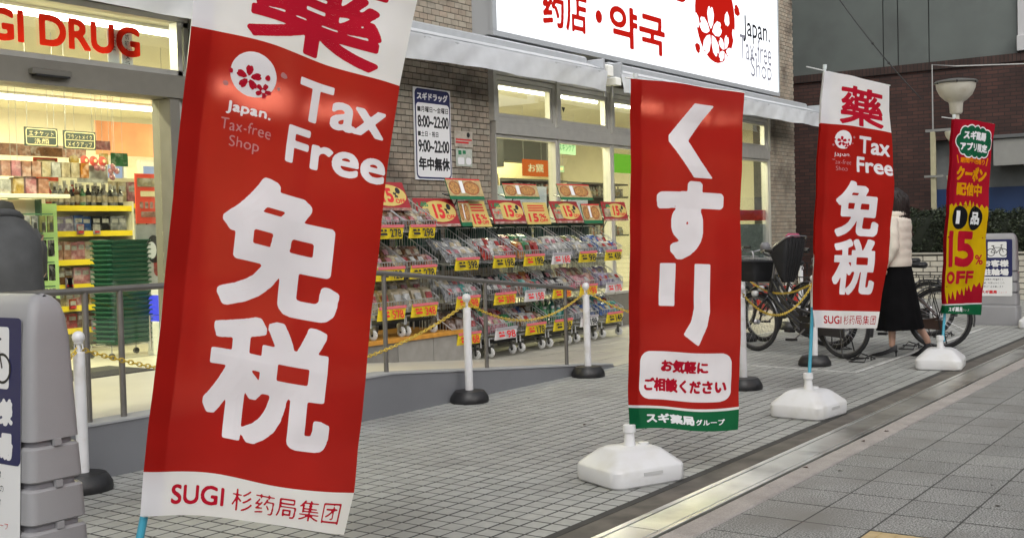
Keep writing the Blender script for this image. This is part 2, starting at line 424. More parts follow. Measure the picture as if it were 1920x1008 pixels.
pieces('tile', range(-18, 168), range(-6, 22), lambda i, j: (4.112+i*tx+.0055, 4.112+(i+1)*tx-.0055, 3.378+j*ty+.0052, 3.378+(j+1)*ty-.0052), tile_m, fore)
pieces('slab', range(0, 22), range(0, 6), lambda i, j: (9.0+i*.6+(j % 2)*.3+.004, 9.6+i*.6+(j % 2)*.3-.004, 5.65+j*.4+.004, 6.05+j*.4-.004), slab_m, fore, 60)
pieces('paver', range(-12, 70), range(-8, 4), lambda i, j: None if (j in (0, 1) and i < 0) else (4.91+i*.32+.007, 5.23+i*.32-.007, .995+j*.302+.004, .995+(j+1)*.302-.004), paver_m, public, 280, bev=.0012, jig=.0005)
tact = per_object(M('tactile_yellow', (.5, .38, .2), .6, var=.12, vs=20), .05)
tp = MB(tact)
tp.box(-.146, .146, -.146, .146, -.012, 0, .003)
for k in range(4): tp.box(-.13, .13, -.115+k*.068, -.09+k*.068, 0, .005, .002)
tpm = tp.mesh('tactile_block')
for x in (4.75, 4.43, 4.11, 3.79, 3.47):
    for y in (1.448, 1.146):
        o = put('tactile_block', tpm, public); o.location = (x-public.location.x, y-public.location.y, .001-public.location.z)
gut = plate('gutter', -2, 30, 2.575, 2.721, -.02, -.003, curb_dark)
pk = tag(MB(joint_m, (12, 2.27, 0)).box(-2, 30, 2.2, 2.345, -.02, -.01).build('kerb'), kind='structure')
for k in range(-6, 24):
    x0 = 5.49+1.055*k
    o = MB(kerb_m, (x0+.5, 2.27, 0)).box(x0+.005, x0+1.050, 2.205, 2.332, -.012, .004+rnd.uniform(-.001, .001), .006).build('kerb_stone', pk)
    o.location = Vector((x0+.5, 2.27, 0))-pk.location
# steel drain cover plates
drain_m = M('drain_steel', (.92, .92, .85), .3, .92, var=.1, vs=3, bump=.06, bs=90, dirt=(.45, .44, .4), ds=2)
dr = empty('drain_cover', (8, 2.46, 0), 'long strip of pale steel drain plates along the forecourt edge', 'drain cover')
for k in range(-3, 12):
    x0 = 4.44+2*k-.002; b = MB(drain_m, dr.location)
    b.box(x0+.005, x0+1.997, 2.382, 2.534, -.01, .0045, .002); o = b.build('drain_plate', dr)
b = MB(drain_m, dr.location); b.box(-2, 30, 2.541, 2.572, -.01, .006, .002); b.build('edge_rail', dr)
b = MB(drain_m, dr.location); b.box(-2, 30, 2.35, 2.374, -.01, .006, .002); b.build('edge_rail', dr)
# chewing gum spots and small stains trodden into the paving
gm = MB(M('gum_spot', (.06, .058, .052), .8), (8, 3, 0)); gr = random.Random(5)
for k in range(46):
    x = gr.uniform(4.2, 13); y = gr.choice([gr.uniform(.5, 2.15), gr.uniform(2.9, 5.4)]); rr_ = gr.uniform(.006, .015); a0 = gr.uniform(0, 6)
    gm.add([(x+rr_*(1+.3*math.sin(3*a+a0))*math.cos(a), y+rr_*math.sin(a)*.9, .0035) for a in [2*math.pi*q/9 for q in range(9)]], [tuple(range(9))])
tag(gm.build('gum_stains'), 'small dark gum spots and stains scattered over the paving', 'stain', kind='stuff')
# painted parking lines: tape strips
line_m = M('white_line_paint', (.62, .62, .6), .6, var=.12, vs=30, dirt=(.35, .35, .33), ds=12)
ln = MB(line_m, (10.1, 3.4, .003))
def strip(b, x0, y0, x1, y1, w_=.035, z=.004):
    d = Vector((x1-x0, y1-y0, 0)).normalized(); n_ = Vector((-d.y, d.x, 0))*w_/2
    a, c = Vector((x0, y0, z)), Vector((x1, y1, z))
    b.add([a-n_, c-n_, c+n_, a+n_, *(v-Vector((0, 0, .003)) for v in (a-n_, c-n_, c+n_, a+n_))], [(0, 1, 2, 3), (0, 4, 5, 1), (2, 6, 7, 3), (1, 5, 6, 2), (3, 7, 4, 0)])
strip(ln, 10.12, 3.4, 10.42, 5.6); strip(ln, 10.14, 3.4, 10.62, 3.4); strip(ln, 10.7, 3.4, 14.9, 3.41); strip(ln, 13.1, 5.68, 13.8, 5.62)
tag(ln.build('parking_line'), kind='structure')

# ------------------------------------------------------------ ramp and entrance platform
ramp_grey = M('ramp_grey_paint', (.18, .186, .2), .6, var=.05, vs=3, bump=.08, bs=40)
ramp_cap = M('ramp_capping', (.36, .37, .38), .6, var=.06); plat_m = M('platform_floor', (.56, .53, .44), .35, var=.08, vs=2, fine=.04, fs=100)
PZ = .29; XS = 6.4; XE = 9.75
rp = MB(plat_m, (6, 6.8, 0))
rp.add([(-4, 5.64, PZ), (XS, 5.64, PZ), (XE, 5.64, .004), (XE, 7.98, .004), (XS, 7.98, PZ), (-4, 7.98, PZ)], [(0, 1, 4, 5), (1, 2, 3, 4)])
ramp = tag(rp.build('entrance_ramp'), kind='structure')
rw = MB(ramp_grey, ramp.location)
pr = [(-4, PZ+.012), (XS, PZ+.012), (XE-.1, .02), (XE-.1, -.02), (-4, -.02)]
rw.add([(x, 5.62, z) for x, z in pr]+[(x, 5.78, z) for x, z in pr], [(0, 1, 2, 3, 4), (9, 8, 7, 6, 5), (0, 5, 6, 1), (1, 6, 7, 2), (2, 7, 8, 3)])
rw.build('ramp_wall', ramp)
rw = MB(ramp_cap, ramp.location)
for (xa, za), (xb, zb) in (((-4, PZ+.014), (XS, PZ+.014)), ((XS, PZ+.014), (XE-.12, .026))):
    rw.add([(xa, 5.612, za), (xb, 5.612, zb), (xb, 5.79, zb), (xa, 5.79, za), (xa, 5.612, za+.012), (xb, 5.612, zb+.012), (xb, 5.79, zb+.012), (xa, 5.79, za+.012)], [(4, 5, 6, 7), (0, 1, 5, 4), (1, 2, 6, 5), (2, 3, 7, 6), (3, 0, 4, 7)])
rw.build('ramp_capping', ramp)
hz = MB(M('doormat', (.05, .048, .045), .9, var=.2, vs=60, bump=.5, bs=400), (5.6, 7.2, PZ)).box(4.9, 5.9, 7.72, 8.32, PZ, PZ+.012, .004)
tag(hz.build('doormat'), 'dark grey entrance mat lying inside the shop doorway', 'doormat')
# plinth under the elevated display units
pl = empty('plinth', (8.3, 7.4, .2), 'grey block plinth with a worn orange edge carrying wire units', 'plinth')
for k in range(4):
    MB(per_object(M('plinth_block', (.23, .22, .2), .8, var=.12), .08), pl.location).box(7.15+k*.53, 7.672+k*.53, 7.12, 7.9, .02, .325, .004).build('block', pl)
MB(M('orange_edge', (.5, .23, .03), .6, var=.2, vs=12), pl.location).box(7.15, 9.27, 7.095, 7.9, .326, .365, .004).build('edge_strip', pl)

# ------------------------------------------------------------ handrail
rail_m = M('handrail_steel', (.2, .19, .175), .45, .7, var=.1, vs=10)
hr = empty('handrail', (6.4, 5.7, PZ), 'round steel handrail with upright posts along the ramp wall', 'handrail')
def zr(x): return PZ+.012 if x < XS else PZ+.012-(x-XS)/(XE-.1-XS)*(PZ-.008)
b = MB(rail_m, hr.location)
b.tube([(2.2, 5.7, 1.06), (6.28, 5.7, 1.06), (6.5, 5.7, 1.045), (9.02, 5.7, .80), (9.06, 5.7, .79)], .019, 12); b.build('top_rail', hr, True, 50)
for x in (2.9, 3.9, 4.13, 4.95, 5.75, 6.15, 6.43, 7.69, 8.93):
    top = 1.05 if x < 6.3 else 1.045-(x-6.5)*.0972
    MB(rail_m, hr.location).tube([(x, 5.7, zr(x)+.01), (x, 5.7, top)], .018, 10).build('post', hr, True, 50)

# ------------------------------------------------------------ drugstore building
bld = empty('drugstore_building', (13, 8, 0), 'brick drugstore with lit glazed shopfront, aluminium frames and entrance', 'building')
brick_m = per_object(M('beige_wall_brick', (.29, .262, .21), .6, var=.12, vs=14, bump=.12, bs=100, dirt=(.12, .105, .085), ds=2.2), .13, 1)
mortar = M('mortar', (.06, .055, .05), .9, var=.2)
def wall(name, x0, x1, z0, z1, y0=8.012, y1=8.25): return MB(mortar, bld.location).box(x0, x1, y0, y1, z0, z1).build(name, bld)
wall('wall', 8.93, 10.98, 0, 3.3); wall('wall', 19.26, 20.6, 0, 3.3); wall('wall', -6, 20.6, 3.3, 10)
wall('end_wall', 20.42, 20.6, 0, 10, 8.25, 20)
bw, bh = .14, .067
def brickset(x0, x1, z0, z1, skip=None):
    out = []
    for j in range(int(z0/bh), int(z1/bh)+1):
        za, zb = max(z0, j*bh+.004), min(z1, (j+1)*bh-.004)
        if zb-za < .015: continue
        for i in range(int(x0/bw)-1, int(x1/bw)+1):
            xa = i*bw+(j % 2)*bw/2; a, c = max(x0, xa+.004), min(x1, xa+bw-.004)
            if c-a < .02: continue
            if skip and skip(a, c, za, zb): continue
            out.append((a, c, za, zb))
    return out
near = brickset(8.93, 10.98, .5, 3.26, lambda a, c, za, zb: a > 9.6 and c < 10.17 and za > 1.98 and zb < 2.86)
near.sort(key=lambda t: -t[2]); sh = {}
for a, c, za, zb in near[:300]:
    k = (round(c-a, 3), round(zb-za, 3))
    if k not in sh: sh[k] = MB(brick_m).add([(-k[0]/2, 0, -k[1]/2), (k[0]/2, 0, -k[1]/2), (k[0]/2, 0, k[1]/2), (-k[0]/2, 0, k[1]/2), (-k[0]/2+.002, -.008, -k[1]/2+.002), (k[0]/2-.002, -.008, -k[1]/2+.002), (k[0]/2-.002, -.008, k[1]/2-.002), (-k[0]/2+.002, -.008, k[1]/2-.002)], [(4, 5, 6, 7), (0, 1, 5, 4), (1, 2, 6, 5), (2, 3, 7, 6), (3, 0, 4, 7)]).mesh('brick')
    o = put('brick', sh[k], bld); o.location = Vector(((a+c)/2, 8.010+rnd.uniform(-.001, .001), (za+zb)/2))-bld.location
rest = near[300:]+brickset(19.26, 20.6, 0, 3.28)+brickset(6.3, 20.6, 3.3, 5.9, lambda a, c, za, zb: a > 10.8 and c < 19.1 and za > 3.65)
b = MB(brick_m, bld.location); pv = []
for a, c, za, zb in rest: b.box(a, c, 8.002+rnd.uniform(-.001, .001), 8.014, za, zb); pv += [rnd.random()]*8
o = b.build('brickwork', bld); tag(o, kind='stuff'); at = o.data.attributes.new('pv', 'FLOAT', 'POINT'); at.data.foreach_set('value', pv)
# window frames: door bay, side bay, six shop window bays
def frame_rect(b, x0, x1, z0, z1, t, y0=7.96, y1=8.06):
    b.box(x0, x0+t, y0, y1, z0, z1, .003); b.box(x1-t, x1, y0, y1, z0, z1, .003)
    b.box(x0+t, x1-t, y0, y1, z1-t, z1, .003); b.box(x0+t, x1-t, y0, y1, z0, z0+t, .003)
def window(x0, x1, z0, z1, t=.05, mat=None, opn=False, y=8.0):
    w_ = MB(mat or alu, bld.location); frame_rect(w_, x0, x1, z0, z1, t, y-.04, y+.06)
    if opn: frame_rect(w_, x0+t+.004, x1-t-.004, z0+t+.004, z1-t-.004, t*.8, y-.025, y+.05)
    o = w_.build('window', bld)
    g = MB(glass, bld.location).box(x0+t, x1-t, y+.008, y+.014, z0+t, z1-t).build('pane', o); g.parent = o; g.location = (0, 0, 0)
    return o
n_b = 6; bx0 = 11.0; bwid = (19.25-11.0)/n_b
for k in range(n_b):
    a = bx0+k*bwid
    window(a+.03, a+bwid-.03, 2.655, 3.2, .055, None, True)
    window(a+.012, a+bwid-.012, .45, 2.5, .035)
b = MB(alu, bld.location).box(11.0, 19.25, 7.93, 8.1, 2.505, 2.65, .004); b.build('transom_bar', bld)
for k in range(n_b+1):
    a = bx0+k*bwid; MB(alu, bld.location).box(a-.03, a+.03, 7.925, 8.1, 2.652, 3.27, .004).build('mullion', bld)
    MB(alu, bld.location).box(a-.012, a+.012, 7.935, 8.1, .45, 2.503, .003).build('mullion', bld)
MB(alu, bld.location).box(11.0, 19.25, 7.94, 8.1, 3.205, 3.29, .004).build('head_frame', bld)
MB(dark_alu, bld.location).box(11.0, 19.25, 7.97, 8.2, 0, .447, .004).build('sill_panel', bld)
# entrance: beam, side frame and transom light
MB(dark_alu, bld.location).box(1.0, 6.62, 7.86, 8.12, 2.53, 2.72, .004).build('door_beam', bld)
window(1.0, 6.55, 2.73, 3.24, .05)
MB(dark_alu, bld.location).box(6.56, 6.68, 7.88, 8.12, 2.73, 3.28, .004).build('door_jamb', bld)
MB(dark_alu, bld.location).box(6.27, 6.37, 7.88, 8.12, PZ, 2.528, .004).build('door_jamb', bld)
MB(alu, bld.location).box(6.375, 6.42, 7.92, 8.1, PZ, 2.528, .004).build('door_jamb', bld)
window(6.43, 7.62, .3, 3.2, .05); window(7.64, 8.88, .3, 3.2, .05)
MB(dark_alu, bld.location).box(1.0, 8.93, 7.9, 8.2, 3.25, 3.3, .003).build('head_frame', bld)
MB(black_m, bld.location).box(8.885, 8.93, 7.93, 8.2, 0, 3.25).build('shadow_gap_trim', bld)
b = MB(glass, bld.location); b.box(3.6, 6.265, 8.02, 8.032, PZ, 2.525); b.build('door_glass', bld)
s_ = MB(M('sensor_case', (.12, .115, .1), .4), bld.location).box(4.97, 5.3, 7.80, 7.858, 2.60, 2.645, .008); s_.build('door_sensor', bld)
b = MB(black_m, bld.location); b.box(5.0, 5.28, 7.795, 7.86, 2.585, 2.599); b.build('sensor_window', bld)
# lettering on the door transom
p = Print(flat((4.0, 7.99, 3.3), (1, 0, 0), (0, 0, -1)), bld.location)
p.text('SUGI DRUG', (.32, .205, 2.075, .455), cloth_mat('red_sign_print', (.5, .02, .01), .0, .3), .05, .007); p.done(bld)
# white note strips behind the transom glass
for k, (x, t) in enumerate(((5.79, '店内禁'), (5.92, '防犯カメラ'))):
    nb = MB(paper_w, (x, 8.03, 2.8)).box(x, x+.11, 8.03, 8.034, 2.76, 3.06); o = nb.build('notice_strip')
    tag(o, ('narrow white paper notice behind the entrance transom glass, the shorter text' if k == 0 else 'white paper notice under the last letter of the red transom lettering'), 'notice')
    q = Print(flat((x, 8.03, 3.06), (1, 0, 0), (0, 0, -1)), o.location)
    for i, ch in enumerate(t): q.text(ch, (.03, .02+i*.055, .08, .068+i*.055), kprint, .02, .003)
    q.done(o)

# ------------------------------------------------------------ shop interior
inner = M('shop_wall_cream', (.68, .64, .5), .8, var=.03); ceil_m = M('shop_ceiling', (.66, .62, .5), .85)
floor_m = M('shop_floor_vinyl', (.55, .52, .43), .3, var=.05, vs=2)
fl = MB(floor_m, (8, 11.5, 0)).box(-3, 20.4, 7.99, 15.4, .0, PZ-.002); tag(fl.build('shop_floor'), kind='structure')
cb = MB(ceil_m, (8, 11.5, 3.3)).box(-3, 20.4, 8.26, 15.4, 3.3, 3.4); tag(cb.build('shop_ceiling'), kind='structure')
wb = MB(inner, (8, 15.4, 0)).box(-3, 20.4, 15.4, 15.5, 0, 3.3); tag(wb.build('shop_back_wall'), kind='structure')
wb = MB(inner, (-3, 11, 0)).box(-3.1, -3, 8.2, 15.4, 0, 3.3); tag(wb.build('shop_side_wall'), kind='structure')
wb = MB(inner, (10.3, 12, 0)).box(20.3, 20.4, 8.26, 15.4, 0, 3.3); tag(wb.build('shop_partition_wall'), kind='structure')
tube_m = emit('fluorescent_tube', (1, .97, .85), 7); lamp_body = M('lamp_body', (.8, .8, .75), .4)
def fluo(x0, x1, y, z=3.27, wid=.05, desc=''):
    r = empty('ceiling_light', ((x0+x1)/2, y, z), desc, 'ceiling light', None)
    MB(lamp_body, r.location).box(x0, x1, y-.09, y+.09, z, z+.028, .004).build('lamp_body', r)
    MB(tube_m, r.location).tube([(x0+.03, y, z-.02), (x1-.03, y, z-.02)], wid/2, 8).build('tube', r)
    l = bpy.data.lights.new('shop_light', 'AREA'); l.shape = 'RECTANGLE'; l.size = x1-x0; l.size_y = .12; l.energy = 62*(x1-x0)/2.4; l.color = (1, .91, .57)
    lo = bpy.data.objects.new('lamp_glow', l); C.objects.link(lo); lo.parent = r; lo.location = (0, 0, -.06); return r
fluo(1.2, 7.3, 8.75, desc='long lit fluorescent batten just behind the entrance transom')
fluo(11.2, 14.9, 8.85, desc='lit fluorescent batten behind the first transom windows')
fluo(15.1, 18.9, 8.85, desc='lit fluorescent batten behind the window bays nearest the bicycles')
fluo(2.0, 10.8, 13.8, wid=.08, desc='long lit batten deep in the shop above the hanging category signs')
fluo(8.9, 10.9, 11.4, wid=.05, desc='short lit batten over the basket stack')
fluo(10.9, 18.5, 12.4, desc='lit batten deep inside above the medicine shelves')
# ------------------------------------------------------------ things inside the shop
def solid(name, col, rough=.5, **k): return M(name, col, rough, **k)
pk_cols = [('pink_pack', (.75, .3, .35)), ('cream_pack', (.75, .62, .4)), ('white_pack', (.75, .74, .7)), ('black_pack', (.02, .02, .025)), ('lilac_pack', (.45, .38, .6)), ('red_pack', (.6, .05, .04)), ('gold_pack', (.65, .42, .08)), ('green_pack', (.08, .35, .14)), ('blue_pack', (.06, .16, .5)), ('brown_pack', (.22, .1, .04)), ('teal_pack', (.1, .5, .45)), ('orange_pack', (.8, .3, .04)), ('salmon_pack', (.7, .35, .25)), ('olive_pack', (.25, .26, .1)), ('grey_pack', (.35, .36, .38))]
PM = {n: M(n, tuple(q*.38 for q in c), .22, var=.35, vs=22, dirt=tuple(min(1, q*.3+.25) for q in c), ds=13) for n, c in pk_cols}  # pack colours scaled down to hold the shade under the awning
shelf_m = M('shelf_cream', (.7, .66, .5), .5)
goods_group = 0
def carton(x, y, z, wx, dy, h, mat, rz=0): 
    b = MB(mat, (x, y, z)); b.box(x-wx/2, x+wx/2, y-dy/2, y+dy/2, z, z+h, .003, rz); return b
def item(kind, x, y, z, w_, h, mat, label, cat, group, par=None, rz=0):
    b = MB(mat, (x, y, z)); nm = cat.replace(' ', '_')
    if kind == 'box':
        b.box(x-w_/2, x+w_/2, y-w_*.35, y+w_*.35, z, z+h, .003, rz)
        b.use(PM['white_pack']).obox((x, y-w_*.352, z+h*.68), (w_*.36, 0, 0), (0, .002, 0), (0, 0, h*.13))
    elif kind == 'bottle':
        b.lathe((x, y, z), [(w_*.45, 0), (w_*.48, h*.1), (w_*.48, h*.6), (w_*.2, h*.75), (w_*.2, h*.84)], 10)
        b.use(PM['white_pack']).lathe((x, y, z), [(w_*.24, h*.84), (w_*.24, h)], 8)
        b.use(PM['cream_pack']).lathe((x, y, z), [(w_*.49, h*.2), (w_*.49, h*.5)], 10)
    o = b.build(nm); return tag(o, label, cat, group)
# cosmetics shelf facing the door
def gondola(x0, x1, y, levels, name, label, back=.4):
    r = empty(name, ((x0+x1)/2, y, PZ), label, 'shelf unit')
    MB(shelf_m, r.location).box(x0, x1, y+back-.03, y+back, PZ, levels[-1]+.3).build('back_panel', r)
    MB(M('lime_side', (.4, .62, .25), .5), r.location).box(x0-.17, x0-.01, y-.03, y-.01, PZ, levels[-1]+.02).build('side_panel', r)
    MB(shelf_m, r.location).box(x1, x1+.02, y-.02, y+back, PZ, levels[-1]+.05).build('side_panel', r)
    for z in levels:
        MB(shelf_m, r.location).box(x0, x1, y, y+back-.032, z-.025, z).build('shelf', r)
        MB(yprint, r.location).box(x0, x1, y-.012, y-.001, z-.05, z+.005).build('price_strip', r)
    return r
G = gondola(6.56, 7.42, 10.0, [.5, .72, .93, 1.17, 1.45, 1.70], 'cosmetics_shelf', 'cream cosmetics shelf with yellow price strips opposite the entrance')
lv = [(.5, 'box', .1, .15, ['red_pack', 'brown_pack', 'white_pack', 'pink_pack']), (.72, 'box', .085, .15, ['cream_pack', 'pink_pack', 'gold_pack', 'salmon_pack']), (.93, 'box', .09, .17, ['brown_pack', 'pink_pack', 'white_pack', 'red_pack']), (1.17, 'box', .08, .2, ['salmon_pack', 'pink_pack', 'cream_pack', 'white_pack']), (1.45, 'box', .1, .17, ['lilac_pack', 'blue_pack', 'black_pack', 'grey_pack']), (1.70, 'bottle', .06, .23, ['black_pack', 'brown_pack', 'black_pack', 'white_pack', 'grey_pack', 'green_pack'])]
lvn = ['bottom', 'second lowest', 'third', 'fourth', 'fifth', 'top']
for q, (z, kd, w_, h, cs) in enumerate(lv):
    n_ = int(.86/(w_*1.03))
    for i in range(n_):
        c = cs[(i//2) % len(cs)] if kd == 'box' else rnd.choice(cs)
        item(kd, 6.57+w_/2+i*w_*1.04, 10.06+rnd.uniform(0, .03), z, w_, h*rnd.uniform(.85, 1), PM[c], '%s %s on the %s level of the cosmetics shelf' % (c.split('_')[0], 'carton' if kd == 'box' else 'pump bottle', lvn[q]), 'carton' if kd == 'box' else 'bottle', 'cosmetics on the %s level of the shelf opposite the entrance' % lvn[q])
# more bottles in a second row on top
for i in range(9): item('bottle', 6.62+i*.088, 10.2, 1.70, .07, .27*rnd.uniform(.8, 1), PM[rnd.choice(['black_pack', 'brown_pack', 'white_pack', 'red_pack', 'olive_pack'])], 'taller pump bottle in the rear row on top of the cosmetics shelf', 'bottle', 'rear row of bottles on the cosmetics shelf')
rk_m = M('rack_green', (.06, .14, .08), .4)
def rack(x0, x1, y, nc, lab, grp):
    R_k = empty('peg_rack', ((x0+x1)/2, y, PZ), lab, 'peg rack')
    MB(rk_m, R_k.location).box(x1, x1+.02, y+.2, y+.3, PZ, 1.75).build('side_post', R_k)
    MB(shelf_m, R_k.location).box(x0, x1, y+.28, y+.3, PZ, 1.75).build('back_panel', R_k)
    for k in range(6): MB(rk_m, R_k.location).box(x0, x1, y, y+.015, .5+k*.22, .512+k*.22).build('rail', R_k)
    for k in range(5):
        for i in range(nc):
            x = x0+.05+i*(x1-x0-.06)/(nc-.5); z = .56+k*.22
            b = MB(PM[rnd.choice(['black_pack', 'black_pack', 'grey_pack', 'olive_pack', 'white_pack'])], (x, y-.03, z)); b.box(x-.028, x+.028, y-.04, y-.02, z, z+.15, .003); b.use(kprint).box(x-.012, x+.012, y-.05, y-.041, z+.02, z+.09, .003)
            tag(b.build('hanging_pack'), 'dark blister pack hanging on the %s' % grp, 'pack', 'dark packs on the '+grp)
    MB(M('header_cream', (.7, .66, .5), .6, var=.05), R_k.location).box(x0, x1+.2, y+.02, y+.25, 1.755, 1.79, .005).build('header_shelf', R_k)
rack(5.55, 6.2, 9.5, 8, 'wire peg rack full of dark hanging packs beside the cosmetics shelf', 'peg rack beside the cosmetics shelf')
rack(4.2, 5.4, 9.9, 10, 'second peg rack partly hidden behind the stooping customer', 'peg rack behind the stooping customer')
# upper display boards above the shelf
def board(name, x0, x1, z0, z1, y, mat, label, cat='board', th=.012, draw=None, hang=None):
    r = MB(mat, ((x0+x1)/2, y, z0)); r.box(x0, x1, y, y+th, z0, z1); o = r.build(name); tag(o, label, cat)
    if draw:
        q = Print(flat((x0, y-.001, z1), (1, 0, 0), (0, 0, -1)), o.location); draw(q, x1-x0, z1-z0); q.done(o)
    if hang:
        h_ = MB(steel, o.location)
        for xx in (x0+.03, x1-.03): h_.tube([(xx, y+.006, z1), (xx, y+.006, hang)], .003, 5)
        h_.build('hanger', o)
    return o
sign_dk = M('category_sign_green', (.05, .065, .06), .5)
def two(a, b):
    def f(q, W, H):
        q.shape([rrect(.01, .01, W-.01, H-.01, .02), rrect(.018, .018, W-.018, H-.018, .015)[::-1]], cream_p, .004)
        q.text(a, (.04, .03, W-.04, H*.45), cream_p, .01, .003); q.text(b, (.04 if len(b) > 2 else .09, H*.57, W-.04 if len(b) > 2 else W-.09, H*.88), cream_p, .01, .003)
        q.shape([rrect(.02, H*.5-.003, W-.02, H*.5+.003)], cream_p, .004)
    return f
board('category_sign', 5.95, 6.28, 2.22, 2.39, 9.5, sign_dk, 'dark hanging category sign for etiquette and face care items', 'sign', draw=two('エチケット', '洗顔'), hang=3.27)
board('category_sign', 6.34, 6.68, 2.21, 2.38, 9.5, sign_dk, 'dark hanging category sign for brand makeup beside the etiquette sign', 'sign', draw=two('ブランドメイク', 'メイクアップ'), hang=3.27)
board('category_sign', 7.44, 7.72, 2.33, 2.55, 9.5, sign_dk, 'dark hanging category sign seen behind the side window beyond the entrance', 'sign', draw=two('メイク', '用品'), hang=3.27)
board('poster', 6.25, 6.5, 1.93, 2.15, 9.85, M('poster_red', (.62, .09, .04), .5, var=.3, vs=18), 'small red poster with a pale flower print beside the gold rosette', 'poster', draw=lambda q, W, H: (q.shape(flower(W*.5, H*.5, .05), cream_p, .005), q.shape([rrect(.03, .02, W-.03, .04)], cream_p, .006)))
board('header_card', 6.2, 6.52, 2.16, 2.24, 9.8, PM['brown_pack'], 'curved brown header card above the small red poster', 'card')
board('poster', 6.78, 7.12, 1.93, 2.1, 9.95, M('poster_grey', (.3, .3, .28), .5, var=.5, vs=12), 'grey photo card standing on top of the cosmetics shelf', 'poster')
board('top_card', 6.45, 6.8, 1.93, 2.06, 10.3, PM['cream_pack'], 'cream display card behind the bottles on top of the cosmetics shelf', 'card')
for i in range(3):
    x = 6.83+i*.1
    b = MB(M('rosette_red', (.6, .08, .06), .6), (x, 9.9, 2.14)).lathe((x, 9.9, 2.14), [(0, .015), (.025, .02), (.05, 0), (.0, -.01)], 14, (0, -1, .1)); b.use(cream_p).lathe((x, 9.885, 2.14), [(0, .014), (.018, .012)], 10, (0, -1, .1))
    tag(b.build('rosette'), ['red paper rosette nearest the round gold rosette above the cosmetics', 'red paper rosette in the middle of the three above the cosmetics', 'red paper rosette farthest from the round gold rosette'][i], 'rosette')
for i in range(7):
    x, z = 6.98+rnd.uniform(-.04, .2), 2.0+i*.02+rnd.uniform(-.06, .06)
    tag(MB(PM['pink_pack'], (x, 9.88, z)).lathe((x, 9.88, z), [(0, .02), (.02, .012), (.035, 0), (0, -.01)], 8, (rnd.uniform(-.3, .3), -1, .3)).build('paper_flower'), 'pink paper flower in the garland at the edge of the grey photo card', 'paper flower', 'pink paper flowers by the photo card')
tag(MB(PM['gold_pack'], (6.71, 9.9, 2.14)).lathe((6.71, 9.9, 2.14), [(0, .012), (.05, .01), (.05, -.01)], 20, (0, -1, .1)).build('rosette'), 'round gold rosette hanging above the cosmetics shelf', 'rosette')
board('wall_banner', 9.28, 10.6, 2.5, 2.95, 13.2, M('salmon_band', (.75, .3, .14), .6, var=.12, vs=4), 'long salmon orange fabric band high on the shop back wall', 'wall banner')
board('wall_banner', 7.9, 9.2, 2.45, 2.6, 13.3, PM['salmon_pack'], 'faded pink strip below the ceiling beside the salmon band', 'wall banner')
for k, (a, c) in enumerate(((9.45, 9.8), (10.02, 10.5))):
    r = empty('inner_window', ((a+c)/2, 13.3, 1.9), ['narrow bluish inner window under the salmon band', 'wider bluish inner window next to the red standing poster'][k], 'window')
    MB(emit('pale_blue_pane', (.6, .68, .85), .42), r.location).box(a+.05, c-.05, 13.3, 13.32, 2.1, 2.38).build('pane', r)
    f_ = MB(alu, r.location)
    f_.box(a, a+.05, 13.27, 13.34, 2.0, 2.46); f_.box(c-.05, c, 13.27, 13.34, 2.0, 2.46); f_.box(a+.05, c-.05, 13.27, 13.34, 2.38, 2.46); f_.box(a+.05, c-.05, 13.27, 13.34, 2.0, 2.1); f_.build('frame', r)
def red_poster(q, W, H):
    q.shape([rrect(.02, .04, W*.75, .12)], PM['cream_pack'], .006); q.shape([rrect(.05, .16, W-.05, .21)], cream_p, .006)
    for k in range(4): q.shape([rrect(.04+k*.055, .26, .08+k*.055, .32)], PM['salmon_pack'], .006)
    q.shape([rrect(.05, .35, W-.05, .4)], PM['salmon_pack'], .006)
board('poster', 6.66, 6.97, 1.5, 1.96, 8.9, M('poster_vivid_red', (.7, .07, .035), .45), 'red standing poster with a cream label behind the door glass', 'poster', draw=red_poster)
def portrait(q, W, H):
    q.shape([circ(W*.62, H*.4, .08, 24, .13)], kprint, .006); q.shape([circ(W*.54, H*.42, .055, 24, .08)], paper_w, .006, .002); q.shape([rrect(W*.6, H*.5, W*.85, H*.85, .05)], PM['red_pack'], .006)
board('poster', 6.66, 6.97, .92, 1.49, 8.92, M('poster_portrait_grey', (.4, .4, .38), .45, var=.2, vs=8), 'grey portrait poster under the red standing poster', 'poster', draw=portrait)
# small show cards clipped along the shelf fronts
for i in range(14):
    x = 6.6+rnd.uniform(0, .75); z = rnd.choice([.5, .72, .93, 1.17, 1.45, 1.70])+.02; c = rnd.choice(['pink_pack', 'white_pack', 'red_pack', 'gold_pack', 'lilac_pack', 'cream_pack'])
    b = MB(PM[c], (x, 9.97, z)); b.box(x-.04, x+.04, 9.965, 9.97, z-.05, z+.05); b.use(PM['white_pack']).box(x-.03, x+.03, 9.96, 9.964, z-.01, z+.035); b.use(rprint).box(x-.025, x+.025, 9.956, 9.959, z-.035, z-.018)
    tag(b.build('show_card'), 'small %s show card clipped to a yellow shelf edge opposite the entrance' % c.split('_')[0], 'card', 'show cards on the cosmetics shelf')
for i in range(10):
    x = 5.7+i*.1; z = 1.955; c = rnd.choice(['pink_pack', 'gold_pack', 'salmon_pack', 'cream_pack', 'orange_pack', 'white_pack'])
    tag(carton(x, 9.6, z-.005, .085, .06, .14, PM[c]).build('display_box'), '%s display box lined up on the pale header above the peg rack' % c.split('_')[0], 'box', 'display boxes above the peg rack')
